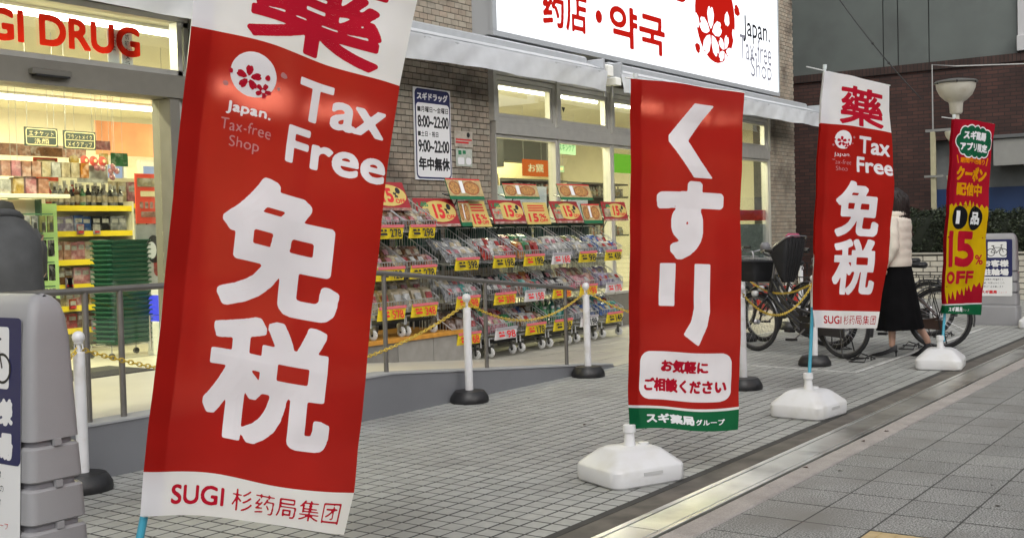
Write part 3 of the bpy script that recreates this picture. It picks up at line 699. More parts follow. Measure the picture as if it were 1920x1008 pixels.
for i in range(16):
    x = 4.3+i*.125; c = rnd.choice(['pink_pack', 'cream_pack', 'salmon_pack', 'white_pack', 'gold_pack', 'lilac_pack'])
    tag(carton(x, 9.62 if x > 5.5 else 10.02, 1.79, .1, .07, rnd.uniform(.12, .16), PM[c]).build('display_box'), '%s carton in the pale row directly on top of the peg racks' % c.split('_')[0], 'box', 'cartons on top of the peg racks')
for i in range(18):
    x, y, z = rnd.uniform(6.6, 9.2), rnd.uniform(11, 12.8), rnd.uniform(1.5, 2.45); c = rnd.choice(['pink_pack', 'white_pack', 'red_pack', 'gold_pack', 'salmon_pack', 'cream_pack', 'green_pack'])
    b = MB(PM[c], (x, y, z)); b.box(x, x+rnd.uniform(.12, .3), y, y+.01, z, z+rnd.uniform(.1, .22)); b.use(steel).tube([(x+.05, y+.005, z+.09), (x+.05, y+.005, 3.3)], .003, 4)
    tag(b.build('hanging_card'), '%s card hanging on a thin wire deep inside the shop' % c.split('_')[0], 'card', 'cards hanging deep inside the shop')
# second cosmetics shelf behind the posters
G2 = gondola(7.6, 8.7, 10.6, [.6, 1.0, 1.4, 1.75], 'cosmetics_shelf', 'cream shelf of pink cartons farther in behind the red poster')
for q, z in enumerate((.6, 1.0, 1.4, 1.75)):
    for i in range(9): item('box', 7.66+i*.12, 10.66, z, .1, .24, PM[['pink_pack', 'salmon_pack', 'red_pack', 'cream_pack', 'pink_pack'][(i//2+q) % 5]], 'pink or cream carton on the shelf behind the red poster', 'carton', 'cartons on the shelf behind the red poster')
bk_m = M('basket_green', (.012, .085, .045), .35)
BX, BY = 6.5, 8.93
for k in range(22):
    z = .42+k*.0425; b = MB(bk_m, (BX, BY, z)); rg = []
    for zz, s_ in ((0, .86), (.03, .93), (.03, 1.0), (.042, 1.0), (.042, .92)):
        rg.append([(BX+x*s_, BY+y*s_, z+zz) for x, y in ((-.21, -.15), (.21, -.15), (.24, -.12), (.24, .12), (.21, .15), (-.21, .15), (-.24, .12), (-.24, -.12))])
    b.loft(rg, False); o = b.build('shopping_basket')
    tag(o, 'topmost dark green shopping basket of the tall stack' if k == 21 else ('lowest dark green shopping basket resting on the small chrome cart' if k == 0 else 'dark green shopping basket nested in the middle of the tall stack'), 'shopping basket', 'stacked green shopping baskets')
crt = empty('basket_cart', (BX, BY, PZ), 'small chrome wheeled cart under the shopping baskets', 'cart')
b = MB(chrome, crt.location)
for y in (BY-.15, BY+.15): b.tube([(BX-.24, y, .34), (BX-.24, y, .41), (BX+.24, y, .41), (BX+.24, y, .34)], .009, 6)
b.tube([(BX-.24, BY-.15, .41), (BX-.24, BY+.15, .41)], .009, 6); b.tube([(BX+.24, BY-.15, .41), (BX+.24, BY+.15, .41)], .009, 6); b.tube([(BX+.1, BY-.25, .34), (BX+.1, BY-.25, .66), (BX+.4, BY-.25, .67), (BX+.4, BY-.25, .34)], .01, 6)
b.build('cart_frame', crt)
for x in (BX-.24, BX+.24):
    for y in (BY-.15, BY+.15): MB(black_pl, crt.location).lathe((x, y-.012, .32), [(.0, 0), (.028, 0), (.028, .024), (0, .024)], 12, (0, 1, 0)).build('wheel', crt)
cn = empty('counter_stand', (6.85, 8.75, PZ), 'white counter stand with a glowing blue panel beyond the basket stack', 'counter stand')
MB(lamp_body, cn.location).box(6.7, 7.0, 8.6, 8.85, PZ, .6, .01).build('cabinet', cn)
MB(emit('blue_panel', (.1, .12, 1), .55), cn.location).box(6.71, 6.99, 8.61, 8.84, .602, .84).build('blue_panel', cn)
MB(paper_w, cn.location).box(6.7, 7.0, 8.6, 8.85, .842, .92, .01).build('display_top', cn)
# medicine side: panels, hanging boards, shelves seen through the shop windows
pan = M('ceiling_panel_grey', (.07, .075, .075), .5)
o = board('bulkhead', 13.4, 14.9, 2.38, 3.1, 10.6, pan, 'dark grey hung bulkhead panel behind the first shop window', 'bulkhead', .3)
o = MB(emit('led_strip', (1, .97, .85), 1.2), (14.15, 10.55, 2.7)).obox((14.15, 10.55, 2.72), (.03, 0, -.23), (0, .01, 0), (.018, 0, .004)).build('led_strip'); tag(o, 'slanted lit strip on the dark bulkhead behind the first window', 'light strip')
board('bulkhead', 15.5, 17.3, 2.55, 3.0, 11.2, pan, 'dark grey hung bulkhead panel behind the second shop window', 'bulkhead', .3)
def ow(q, W, H): q.text('お薬', (.14, .06, W-.14, H-.06), PM['cream_pack'], .06, .006)
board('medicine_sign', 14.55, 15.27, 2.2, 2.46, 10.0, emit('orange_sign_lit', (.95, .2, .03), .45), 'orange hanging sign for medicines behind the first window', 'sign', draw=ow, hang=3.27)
board('category_board', 15.55, 16.1, 2.58, 2.8, 10.0, M('pale_green_sign', (.3, .5, .33), .5), 'pale green hanging sign behind the second window', 'sign', draw=lambda q, W, H: q.text('スキンケア', (.04, .05, W-.04, H-.05), gprint, .03, .005), hang=3.27)
board('category_board', 15.5, 16.2, 2.32, 2.42, 10.3, M('pale_green_sign', (.3, .5, .33), .5), 'narrow pale green strip sign below the larger green hanging sign', 'sign', draw=lambda q, W, H: q.shape([rrect(.03, .03, W-.03, H-.03)], cream_p, .006), hang=3.27)
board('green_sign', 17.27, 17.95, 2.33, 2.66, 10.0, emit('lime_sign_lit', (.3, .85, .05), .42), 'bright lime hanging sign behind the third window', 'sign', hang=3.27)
def med_shelf(x0, x1, y, lab):
    r = empty('medicine_shelf', ((x0+x1)/2, y, PZ), lab, 'shelf unit')
    MB(pan, r.location).box(x0, x1, y+.3, y+.33, PZ, 2.25).build('back_panel', r)
    for z in (1.25, 1.62, 1.98, 2.22): MB(pan, r.location).box(x0, x1, y, y+.298, z-.03, z).build('shelf', r)
    i = 0
    for z in (1.25, 1.62, 1.98):
        x = x0+.06
        while x < x1-.06:
            c = rnd.choice(['white_pack', 'cream_pack', 'white_pack', 'salmon_pack', 'grey_pack']); wd = rnd.uniform(.06, .1)
            item('bottle' if rnd.random() < .5 else 'box', x, y+.1, z, wd, rnd.uniform(.13, .2), PM[c], '%s medicine package on the dark shelf seen through the %s' % (c.split('_')[0], lab.split('behind the ')[1]), 'medicine package', 'packages on the medicine shelf behind the '+lab.split('behind the ')[1]); x += wd*1.25
    return r
med_shelf(15.5, 17.1, 10.8, 'dark shelf of white bottles behind the second window')
med_shelf(17.9, 19.6, 11.0, 'dark shelf of packages behind the third window')
board('low_screen', 12.6, 15.3, 1.9, 2.3, 11.0, PM['cream_pack'], 'cream partition board with faint lettering behind the first window', 'board', .04)
board('cream_wall_board', 15.6, 20.1, 2.25, 2.75, 12.9, cream_p, 'wide cream board with a small red flower mark deep in the shop', 'board', .04, draw=lambda q, W, H: q.shape(flower(W*.33, H*.4, .08), rprint, .01))
# grey-green sheet and red band on the last window bays
MB(M('grey_window_sheet', (.19, .21, .2), .35), bld.location).box(16.6, 19.2, 8.03, 8.04, .48, 1.38).build('grey_window_sheet', bld)
cs_ = empty('checkout_screen', (18.5, 8.5, PZ), 'dark framed checkout counter screen behind the last window bay', 'counter')
cb = MB(M('dark_counter', (.05, .05, .05), .4), cs_.location); cb.box(17.6, 19.0, 8.45, 8.6, 1.74, 1.78, .003); cb.box(18.94, 19.0, 8.45, 8.6, PZ, 1.739, .003); cb.build('frame', cs_)
MB(M('counter_grey', (.3, .31, .3), .4, var=.1), cs_.location).box(17.6, 18.93, 8.5, 8.9, PZ, 1.45).build('counter_body', cs_)
MB(M('red_band_film', (.5, .03, .02), .4), bld.location).box(17.9, 19.2, 8.016, 8.024, 1.44, 1.62).build('red_band', bld)
b = MB(paper_w, bld.location); b.box(11.15, 12.2, 8.03, 8.04, 1.55, 1.9); b.build('window_card', bld)
b = MB(paper_w, bld.location); b.box(12.6, 13.2, 8.03, 8.04, 1.5, 1.8); b.build('window_card', bld)
q = Print(flat((12.2, 7.985, 3.0), (1, 0, 0), (0, 0, -1)), bld.location); q.shape([np.array([(.33, .07), (.42, .07), (.375, .14)])], kprint, .006, name='sticker'); q.done(bld)

# ------------------------------------------------------------ opening hours board, small posters on the brick pier
def hours(q, W, H):
    q.shape([rrect(.012, .012, W-.012, H-.012, .06)], navy, .006, .001, name='navy_panel')
    q.shape([rrect(.03, .165, W-.03, H-.032, .045)], paper_w, .006, .002, name='white_panel')
    q.text('スギドラッグ', (.05, .05, W-.05, .135), wprint, .05, .0035)
    q.text('■月曜日～金曜日', (.05, .2, W-.05, .265), kprint, .02, .0025, off=.003)
    q.text('8:00~22:00', (.05, .30, W-.045, .43), kprint, .03, .004, off=.003)
    q.text('■土日・祝日', (.05, .47, W*.63, .53), kprint, .02, .0025, off=.003)
    q.text('9:00~22:00', (.05, .565, W-.045, .70), kprint, .03, .004, off=.003)
    q.text('年中無休', (.05, .75, W-.04, .9), kprint, .045, .004, off=.003)
board('hours_board', 9.565, 10.2, 1.93, 2.93, 7.975, paper_w, 'white opening hours board with navy header screwed to the beige brick pier', 'opening hours board', .015, hours)
board('notice', 10.28, 10.62, 2.32, 2.5, 7.99, M('notice_cream', (.4, .36, .3), .6, var=.2, vs=20), 'small notice with red lettering on the brick pier beside the hours board', 'notice', .004, lambda q, W, H: (q.shape([rrect(.02, .09, W-.02, .105), rrect(.02, .12, W-.08, .14)], rprint, .004), q.shape([circ(W*.75, .04, .03)], kprint, .005)))
board('notice', 10.3, 10.6, 2.1, 2.3, 7.99, M('notice_pale', (.45, .48, .42), .6, var=.15, vs=20), 'pale green lettered notice under the red lettered one', 'notice', .004, lambda q, W, H: (q.shape([rrect(.04, .02, .1, .07), rrect(.12, .02, .18, .06)], gprint, .004), q.shape([rrect(.03, .1, .15, .18, .02), rrect(.18, .1, .28, .18, .03)], paper_w, .005)))

# ------------------------------------------------------------ lightbox sign
sgn = empty('lightbox_sign', (14.8, 7.72, 3.6), 'large glowing white lightbox with red lettering fixed above the awning', 'lit sign')
face = emit('lightbox_face', (.93, .96, 1), 1.0); redE = emit('lightbox_red', (.82, .02, .012), .38); darkE = emit('lightbox_dark', (.03, .03, .035), .45); greyE = emit('lightbox_grey', (.35, .34, .4), .42)
MB(M('sign_case', (.42, .44, .46), .4, .3), sgn.location).box(10.68, 19.14, 7.73, 8.0, 3.6, 6.3, .01).build('case', sgn)
b = MB(M('sign_case', (.42, .44, .46), .4, .3), sgn.location)
b.box(10.66, 19.16, 7.69, 7.729, 3.585, 3.65, .006); b.box(10.66, 10.74, 7.69, 7.729, 3.651, 6.3, .006); b.box(19.12, 19.16, 7.69, 7.729, 3.651, 6.3, .004); b.build('trim', sgn)
MB(face, sgn.location).box(10.741, 19.119, 7.705, 7.728, 3.652, 6.28).build('lit_panel', sgn)
q = Print(flat((10.7, 7.704, 6.25), (1, 0, 0), (0, 0, -1)), sgn.location)
def SR(xa, za, xb, zb): return (xa-10.7, 6.25-zb, xb-10.7, 6.25-za)
q.text('药店', SR(11.72, 3.84, 12.75, 4.38), redE, .02, .012)
q.shape([circ(13.05-10.7, 6.25-4.12, .085)], redE, .012)
q.text('약국', SR(13.33, 3.8, 14.9, 4.36), redE, .03, .012)
q.text('Drug Store', SR(11.0, 4.5, 15.6, 5.25), redE, .05, .015)
cx_, cz_ = 16.62-10.7, 6.25-4.62; R0 = .72
q.shape([circ(cx_, cz_, R0, 60)], redE, .015, .001, name='emblem')
def ell(l): return l
q.shape(flower(cx_-.18, cz_+.27, .4), face, .012, .002, name='emblem')
q.shape(flower(cx_+.33, cz_+.5, .26, 20), face, .01, .0022, name='emblem')
q.shape([petal(cx_+.42, cz_-.02, .24, 95), petal(cx_-.68, cz_+.15, .24, 80), petal(cx_+.68, cz_+.2, .2, 60)], face, .01, .0024, name='emblem')
q.shape([petal(cx_+.82, cz_-.2, .24, 200), petal(cx_-.66, cz_+.56, .2, 20)], redE, .01, .0015, name='emblem')
q.text('Japan.', SR(17.66, 4.36, 18.78, 4.80), darkE, .01, .01)
q.text('Tax-free', SR(17.52, 4.07, 18.83, 4.47), greyE, 0, .009); q.text('Shop', SR(17.95, 3.72, 18.83, 4.15), greyE, 0, .009)
q.done(sgn)

# ------------------------------------------------------------ awnings
aw_m = cloth_mat('awning_cloth', (.62, .64, .67), 0, .25); cas_m = M('awning_case', (.45, .47, .49), .4, .3, var=.05)
def awning(x0, x1, lab, seed):
    r = empty('awning', ((x0+x1)/2, 7.5, 3.3), lab, 'awning')
    b = MB(cas_m, r.location); b.box(x0+.1, x1-.1, 7.62, 7.86, 3.36, 3.54, .02); b.build('cassette', r)
    MB(cas_m, r.location).tube([(x0, 7.42, 3.33), (x1, 7.42, 3.33)], .035, 12).build('front_bar', r, True, 50)
    b = MB(aw_m, r.location); n = int((x1-x0)/.09); rr = random.Random(seed); ph = [rr.uniform(0, 6) for _ in range(4)]
    vs = []; 
    for i in range(n+1):
        x = x0+(x1-x0)*i/n
        for j in range(6):
            z = 3.345-.245*j/5; a = j/5
            e = .03*a*math.sin(x*2.1+ph[0])+.016*a*math.sin(x*6.3+ph[1])+.008*math.sin(x*13+ph[2]+j)
            vs.append((x, 7.38+e, z+.01*a*math.sin(x*3+ph[3])))
    b.add(vs, [(i*6+j, i*6+j+1, i*6+j+7, i*6+j+6) for i in range(n) for j in range(5)]); b.build('valance', r, True)
    b = MB(aw_m, r.location); b.add([(x0+.05, 7.41, 3.37), (x1-.05, 7.41, 3.37), (x1-.05, 7.72, 3.50), (x0+.05, 7.72, 3.50)], [(0, 1, 2, 3)]); b.build('roof_cloth', r)
    for x in (x0+.02, x1-.06): MB(cas_m, r.location).box(x, x+.04, 7.4, 7.66, 3.3, 3.5, .01).build('end_bracket', r)
    return r
awning(1.0, 12.68, 'long grey white awning with a drooping valance over the entrance', 3)
awning(13.05, 20.35, 'shorter grey white awning ending past the brick corner', 9)
for k, x in enumerate((12.8, 13.0)):
    r = empty('awning_motor', (x, 7.45, 3.32), ['small white box at the gap between the two awnings', 'small pale bracket with loose cloth beside the second awning'][k], 'bracket')
    MB(lamp_body, r.location).box(x-.07, x+.07, 7.4, 7.58, 3.3 if k == 0 else 3.2, 3.44 if k == 0 else 3.3, .015).build('housing', r)
    MB(steel, r.location).tube([(x, 7.5, 3.3), (x+.02, 7.5, 3.05)], .012, 6).build('rod', r)

# ------------------------------------------------------------ wire display units with goods
wire_m = M('basket_wire', (.5, .51, .52), .35, .7, var=.1)
def make_unit():
    r = empty('display_cart', (0, 0, 0), 'x', 'display cart')
    W = .25
    b = MB(wire_m)
    for sx in (-W, W):
        b.tube([(sx, .02, .12), (sx, .02, .2), (sx, .5, .2), (sx, .5, 1.3)], .01, 6)
    b.tube([(-W, .5, 1.3), (W, .5, 1.3)], .01, 6); b.tube([(-W, .02, .2), (W, .02, .2)], .01, 6); b.tube([(-W, .5, .2), (W, .5, .2)], .01, 6)
    b.build('cart_frame', r)
    MB(M('cart_shade_dark', (.02, .02, .02), .6)).box(-.235, .235, .06, .49, .135, .15).build('shade_sheet', r)  # dark sheet added under the baskets to deepen the shade below the cart
    for zf in (.24, .61, 1.0):
        b = MB(wire_m); ft = .11
        def prof(t): return zf+.03*t
        for sx in (-W, W):
            yb = .42
            b.tube([(sx, 0, zf+ft), (sx, yb, zf+.37), (sx, yb, zf+.03), (sx, 0, zf)], .006, 5, closed=True)
            for k in range(1, 11):
                y = yb*k/11; b.obox((sx, y, (prof(k/11)+zf+ft+(.26)*k/11)/2), (.0022, 0, 0), (0, .0022, 0), (0, 0, (zf+ft+.26*k/11-prof(k/11))/2))
        for k in range(1, 13):
            x = -W+2*W*k/13
            b.obox((x, 0, zf+ft/2), (.0022, 0, 0), (0, .0022, 0), (0, 0, ft/2)); b.obox((x, .42, zf+.2), (.0022, 0, 0), (0, .0022, 0), (0, 0, .17)); b.obox((x, .21, zf+.015), (.0022, 0, 0), (0, .21, .015), (0, 0, .0022))
        for z, y in ((zf, 0), (zf+ft, 0), (zf+ft*.5, 0), (zf+.37, .42), (zf+.2, .42), (zf+.03, .42)): b.tube([(-W, y, z), (W, y, z)], .005 if z != zf+ft*.5 else .003, 5)
        b.build('basket', r)
    for sx in (-.2, .2):
        for yy in (.04, .46):
            w_ = MB(M('caster_white', (.5, .5, .48), .4, var=.1), (0, 0, 0)); w_.lathe((sx-.013, yy, .052), [(0, 0), (.036, 0), (.05, .006), (.05, .02), (.036, .026), (0, .026)], 16, (1, 0, 0))
            w_.use(black_pl).lathe((sx-.016, yy, .052), [(0, 0), (.014, 0), (.014, .032), (0, .032)], 8, (1, 0, 0)); w_.build('wheel', r)
            f = MB(steel); f.box(sx-.022, sx-.018, yy-.014, yy+.014, .06, .13); f.box(sx+.018, sx+.022, yy-.014, yy+.014, .06, .13); f.box(sx-.022, sx+.022, yy-.016, yy+.016, .131, .145); f.build('fork', r)
    return r
unit0 = make_unit()
uxs = [(7.55, .17), (8.12, .17), (8.6, .17), (9.3, 0), (9.95, 0), (10.52, 0), (11.08, 0), (11.66, 0), (12.26, 0)]
order = ['first', 'second', 'third', 'fourth', 'fifth', 'sixth', 'seventh', 'eighth', 'ninth']
tiern = ['bottom', 'middle', 'top']
GO = [ # per unit: (kind, colours, word) for bottom, middle, top
 [('box', ['cream_pack'], 'cream'), ('bag', ['cream_pack'], 'cream'), ('bag', ['brown_pack'], 'brown')],
 [('box', ['cream_pack', 'gold_pack'], 'cream'), ('bag', ['brown_pack', 'cream_pack'], 'brown'), ('bag', ['brown_pack', 'cream_pack'], 'brown')],
 [('box', ['gold_pack', 'cream_pack'], 'gold'), ('bag', ['brown_pack', 'salmon_pack'], 'brown'), ('bag', ['brown_pack', 'cream_pack'], 'cream and brown')],
 [('box', ['white_pack', 'brown_pack'], 'white and brown'), ('bag', ['white_pack', 'grey_pack', 'teal_pack'], 'white and teal'), ('bag', ['white_pack', 'grey_pack'], 'white')],
 [('bag', ['green_pack', 'pink_pack'], 'green and pink'), ('bag', ['black_pack', 'pink_pack'], 'black and pink'), ('bag', ['green_pack', 'red_pack', 'white_pack'], 'green and red')],
 [('bag', ['blue_pack', 'brown_pack', 'white_pack'], 'dark blue'), ('bag', ['salmon_pack', 'teal_pack', 'orange_pack'], 'salmon and teal'), ('box', ['red_pack', 'orange_pack', 'green_pack'], 'red and orange')],
 [('bottle', ['teal_pack', 'green_pack'], 'teal'), ('bag', ['white_pack', 'black_pack'], 'white and black'), ('bag', ['grey_pack', 'white_pack'], 'grey')],
 [('bag', ['blue_pack', 'grey_pack'], 'blue grey'), ('bag', ['pink_pack', 'salmon_pack', 'pink_pack'], 'pink'), ('bag', ['grey_pack', 'white_pack', 'olive_pack'], 'grey and white')],
 [('bag', ['blue_pack', 'teal_pack'], 'blue'), ('bag', ['lilac_pack', 'white_pack'], 'lilac'), ('bag', ['blue_pack', 'white_pack'], 'pale blue')],
]
prices = [['578', '428', '278'], ['578', '428', '278'], ['348', '278', '298'], ['168', '198', '398'], ['98', '398', '198'], ['178', '158', '198'], ['238', '128', '168'], ['198', '198', '98'], ['148', '178', '438']]
def pillow(b, c, wx, wy, th, rx, rz):
    """a filled bag: pinched flat ends and a bulged middle"""
    rg = []; cr, sr = math.cos(rx), math.sin(rx); cz, sz = math.cos(rz), math.sin(rz)
    for t in (-1, -.86, -.6, -.2, .2, .6, .86, 1):
        q = (1-abs(t)**3)*.5*th+.002; ww = wx*(1 if abs(t) > .9 else .93+.03*math.sin(t*9)); ring = []
        for k in range(10):
            a = 2*math.pi*k/10; x = math.copysign(abs(math.cos(a))**.7, math.cos(a))*ww/2; z = math.sin(a)*q; y = t*wy/2
            y, z = y*cr-z*sr, y*sr+z*cr; x, y = x*cz-y*sz, x*sz+y*cz; ring.append((c[0]+x, c[1]+y, c[2]+z))
        rg.append(ring)
    b.loft(rg)
units = [unit0]+[copy_tree(unit0) for _ in uxs[1:]]
for ui, (ux_, dz) in enumerate(uxs):
    u = units[ui]
    u.location = (ux_, 7.13, dz+(.02 if dz == 0 else .19-.0)); bz = u.location.z
    wd = ['cream boxes and brown bags half hidden by the flag', 'brown snack bags, on the grey plinth', 'gold snack boxes at the end of the grey plinth', 'white packages, standing off the plinth beside the bollard', 'green and red packs over black and pink ones', 'red and orange packs above dark blue ones', 'grey packs above teal bottles', 'pink packs in its middle basket', 'lilac packs in its middle basket, farthest from the entrance'][ui]
    tag(u, 'wire display cart holding '+wd, 'display cart', 'wire display carts along the shopfront')
    for ti, zf in enumerate((.24, .61, 1.0)):
        kd, cols, word = GO[ui][ti]; z = bz+zf
        pm = [yprint, yprint, paper_w][(ui*2+ti) % 3] if ui > 3 else yprint
        cd = MB(pm, u.location); cd.obox((ux_-.0, 7.11, z+.005), (.195, 0, 0), (0, .002, 0), (0, -.013, .065)); cdo = cd.build('price_card', u)
        s_ = flat((ux_-.195, 7.096, z+.071), (1, 0, 0), (0, -.2, -1)); q = Print(s_, u.location)
        hd = rprint if rnd.random() < .7 else kprint
        q.shape([rrect(.0, .0, .39, .026)], M('card_pink', (.55, .12, .14), .5) if pm is yprint else M('card_grey', (.3, .28, .3), .5), .006, .001)
        q.shape([rrect(.03, .045, .08, .065), rrect(.03, .078, .13, .1), rrect(.095, .045, .13, .065)], hd, .005); q.text(prices[ui][ti], (.17, .038, .33, .12), hd if rnd.random() < .6 else kprint, .04, .004, .002); q.text('円', (.34, .08, .37, .115), kprint, 0, .003)
        for ob in q.done(None): ob.parent = cdo; ob.location = (0, 0, 0)
        n = 8 if kd != 'box' else 6; sf = rnd.uniform(.85, 1.2)
        for i in range(n):
            cx = -.19+.38*(i % 4)/3 if kd != 'box' else -.17+.34*(i % 3)/2; row = i//4 if kd != 'box' else i//3
            x, y, zz = ux_+cx+rnd.uniform(-.012, .012), 7.13+.09+row*.16+rnd.uniform(-.01, .01), z+.03+row*.075
            c = cols[(i+rnd.randint(0, 1)) % len(cols)]; b = MB(PM[c], (x, y, zz))
            if kd == 'box':
                rz = rnd.uniform(-.08, .08); b.obox((x, y, zz+.09), (.065*math.cos(rz), .065*math.sin(rz), 0), (-.03*math.sin(rz), .03*math.cos(rz), .012), (0, .03, .085))
                b.use(PM[rnd.choice(['white_pack', 'brown_pack', 'red_pack'])]).obox((x, y-.032, zz+.11), (.045, 0, 0), (0, .002, .001), (0, .01, .03))
            elif kd == 'bottle':
                b.lathe((x, y, zz), [(.035, 0), (.038, .01), (.038, .12), (.018, .15), (.018, .165)], 10); b.use(PM['white_pack']).lathe((x, y, zz), [(.02, .165), (.02, .19), (0, .19)], 8)
            else:
                rx = rnd.uniform(.7, 1.15); pillow(b, (x, y, zz+.075), .135*sf, .18*sf, .07, rx, rnd.uniform(-.25, .25))
                b.use(PM[rnd.choice(['white_pack', 'red_pack', 'cream_pack', 'pink_pack'])]); th = rx; ny = -math.sin(th); b.obox((x, y+ny*.04, zz+.075+math.cos(th)*.035), (.035, 0, 0), (0, math.cos(th)*.03, math.sin(th)*.03), (0, -math.sin(th)*.002, math.cos(th)*.002))
            cat = {'box': 'box', 'bottle': 'bottle', 'bag': 'snack bag'}[kd]
            tag(b.build({'box': 'snack_box', 'bottle': 'drink_bottle', 'bag': 'snack_bag'}[kd]), '%s %s in the %s basket of the %s wire cart' % (word, cat, tiern[ti], order[ui]), cat, '%s in the %s basket of the %s cart' % (cat, tiern[ti], order[ui]))
# sloped promotion boards on top of the carts
pr_red = M('promo_red', (.3, .015, .02), .45); pr_yel = M('promo_yellow', (.55, .42, .12), .45); pr_green = M('promo_green', (.01, .13, .05), .45)
def promo(x0, x1, z0, z1, kind, lab, y=7.33):
    H = z1-z0; W = x1-x0; r = empty('promo_board', ((x0+x1)/2, y, z0), lab, 'promotion board')
    sl = rnd.uniform(.22, .5)
    b = MB({'15': pr_red, 'food': pr_green, 'yel': pr_yel}[kind], r.location); b.obox(((x0+x1)/2, y+sl*H/2, (z0+z1)/2), (W/2, 0, 0), (0, .004, -.0014), (0, sl*H/2, H/2)); b.build('panel', r)
    L = math.hypot(H, sl*H); q = Print(flat((x0, y+sl*H-.0055, z1), (1, 0, 0), (0, -sl, -1)), r.location)
    if kind == '15':
        q.shape([circ(W*.56, L*.46, W*.42, 40, L*.38)], pr_yel, .005, .001); q.text('15', (W*.42, L*.2, W*.68, L*.72), rprint, .06, .004, .002)
        q.shape([circ(W*.82, L*.3, L*.11)], kprint, .004, .002); q.text('%', (W*.7, L*.35, W*.79, L*.55), kprint, .04, .004, .002); q.text('OFF', (W*.7, L*.58, W*.92, L*.75), rprint, .06, .004, .002)
        q.text('1品', (W*.05, L*.12, W*.32, L*.3), gprint, .05, .004, .002); q.shape([rrect(W*.04, L*.36, W*.3, L*.8, .01)], PM['cream_pack'], .005, .0015)
        q.text('クーポン', (W*.06, L*.45, W*.28, L*.6), rprint, .04, .004, .0025); q.shape([rrect(0, L*.9, W, L)], PM['salmon_pack'], .005, .001)
    elif kind == 'food':
        q.shape([rrect(0, 0, W, L*.84)], M('food_cream', (.42, .32, .15), .5, var=.3, vs=18), .006, .001); 
        for fx, fr in ((.2, .16), (.68, .24)):
            q.shape([circ(W*fx, L*.45, W*fr, 28, L*.34)], M('food_plate', (.3, .1, .03), .5, var=.4, vs=30), .005, .0015); q.shape([circ(W*fx, L*.45, W*fr*.8, 28, L*.27)], M('food_noodle', (.4, .2, .06), .5, var=.5, vs=50), .005, .002)
        q.shape([rrect(W*.36, L*.1, W*.46, L*.7)], paper_w, .005, .0025); q.shape([rrect(0, 0, W, L*.06)], rprint, .005, .003)
    else:
        q.text('15', (W*.1, L*.5, W*.5, L*.9), rprint, .07, .004, .002); q.text('%', (W*.55, L*.52, W*.85, L*.72), rprint, .05, .004, .002); q.text('OFF', (W*.53, L*.76, W*.9, L*.9), rprint, .05, .004, .002)
        for k in range(3): q.shape([rrect(W*.15, L*(.12+k*.11), W*.85, L*(.18+k*.11))], rprint, .005, .001)
    q.done(r)
    s_ = MB(black_m, r.location); s_.obox(((x0+x1)/2, y+.1, z0+H*.2), (W*.4, 0, 0), (0, .06, .02), (0, 0, .004)); s_.tube([((x0+x1)/2, y+.12, z0+H*.25), ((x0+x1)/2, y+.22, z0-.12)], .006, 5); s_.build('easel', r)
promo(8.02, 8.68, 1.57, 1.85, '15', 'red and yellow discount board nearest the large flag', 7.3)
promo(8.86, 9.5, 1.41, 1.70, '15', 'red and yellow discount board below the opening hours board')
promo(9.34, 9.93, 1.69, 1.91, 'food', 'food picture board under the small brick pier notices')
promo(9.52, 9.7, 1.41, 1.67, 'food', 'narrow green food picture board beside the yellow discount card'); promo(9.72, 10.05, 1.40, 1.68, 'yel', 'yellow discount card with red figures below the food picture board')
promo(10.1, 10.72, 1.43, 1.69, '15', 'red discount board at the first window bay'); promo(10.42, 11.1, 1.71, 1.88, 'food', 'food picture board behind the first window bay red board', 7.4)
promo(10.74, 11.22, 1.42, 1.67, 'yel', 'yellow discount card between two red boards at the windows'); promo(11.34, 11.95, 1.43, 1.69, '15', 'red discount board at the second window bay')
promo(11.56, 12.3, 1.71, 1.9, 'food', 'food picture board above the second window bay red board', 7.4); promo(11.97, 12.4, 1.42, 1.66, 'food', 'green framed food picture card in the lower row of boards'); promo(12.45, 13.05, 1.45, 1.69, '15', 'red discount board farthest from the entrance')
gb = M('cart_back_green', (.008, .05, .035), .5)
for k, (a, c) in enumerate(((8.0, 8.68), (8.8, 9.5), (9.6, 10.1), (10.15, 11.2), (11.3, 12.5))):
    b = MB(gb, (a, 7.6, 1.2)); b.box(a, c, 7.6, 7.63, .95, 1.44); tag(b.build('backing_board'), 'dark green backing board behind the top baskets, %s from the entrance' % order[k], 'backing board')
# ------------------------------------------------------------ chain bollards
def make_bollard():
    r = empty('chain_bollard', (0, 0, 0), 'x', 'bollard')
    b = MB(black_pl); b.lathe((0, 0, 0), [(.150, .0), (.155, .012), (.152, .04), (.132, .075), (.118, .092), (.05, .098), (.034, .098)], 18); b.build('rubber_base', r, True, 35)
    b = MB(white_pl); b.lathe((0, 0, 0), [(.032, .094), (.031, .74), (.03, .745), (.012, .75), (.012, .79), (.024, .795), (.024, .80)], 18); b.build('pole', r, True, 35)
    b = MB(white_pl); b.lathe((0, 0, .825), [(.0, -.034)]+[(.034*math.cos(math.radians(a)), .034*math.sin(math.radians(a))) for a in range(-70, 90, 20)]+[(0, .034)], 16); b.build('ball_cap', r, True)
    b = MB(white_pl)
    for s_ in (-1, 1): b.tube([(s_*.012, 0, .785), (s_*.034, 0, .79), (s_*.036, 0, .765), (s_*.02, 0, .757)], .004, 5)
    b.build('chain_hook', r)
    return r
bo0 = make_bollard()
bpos = [(3.68, 5.45), (7.18, 5.5), (8.93, 5.47), (8.75, 3.87), (10.5, 3.92), (12.45, 5.5), (14.14, 5.6), (14.4, 5.55)]
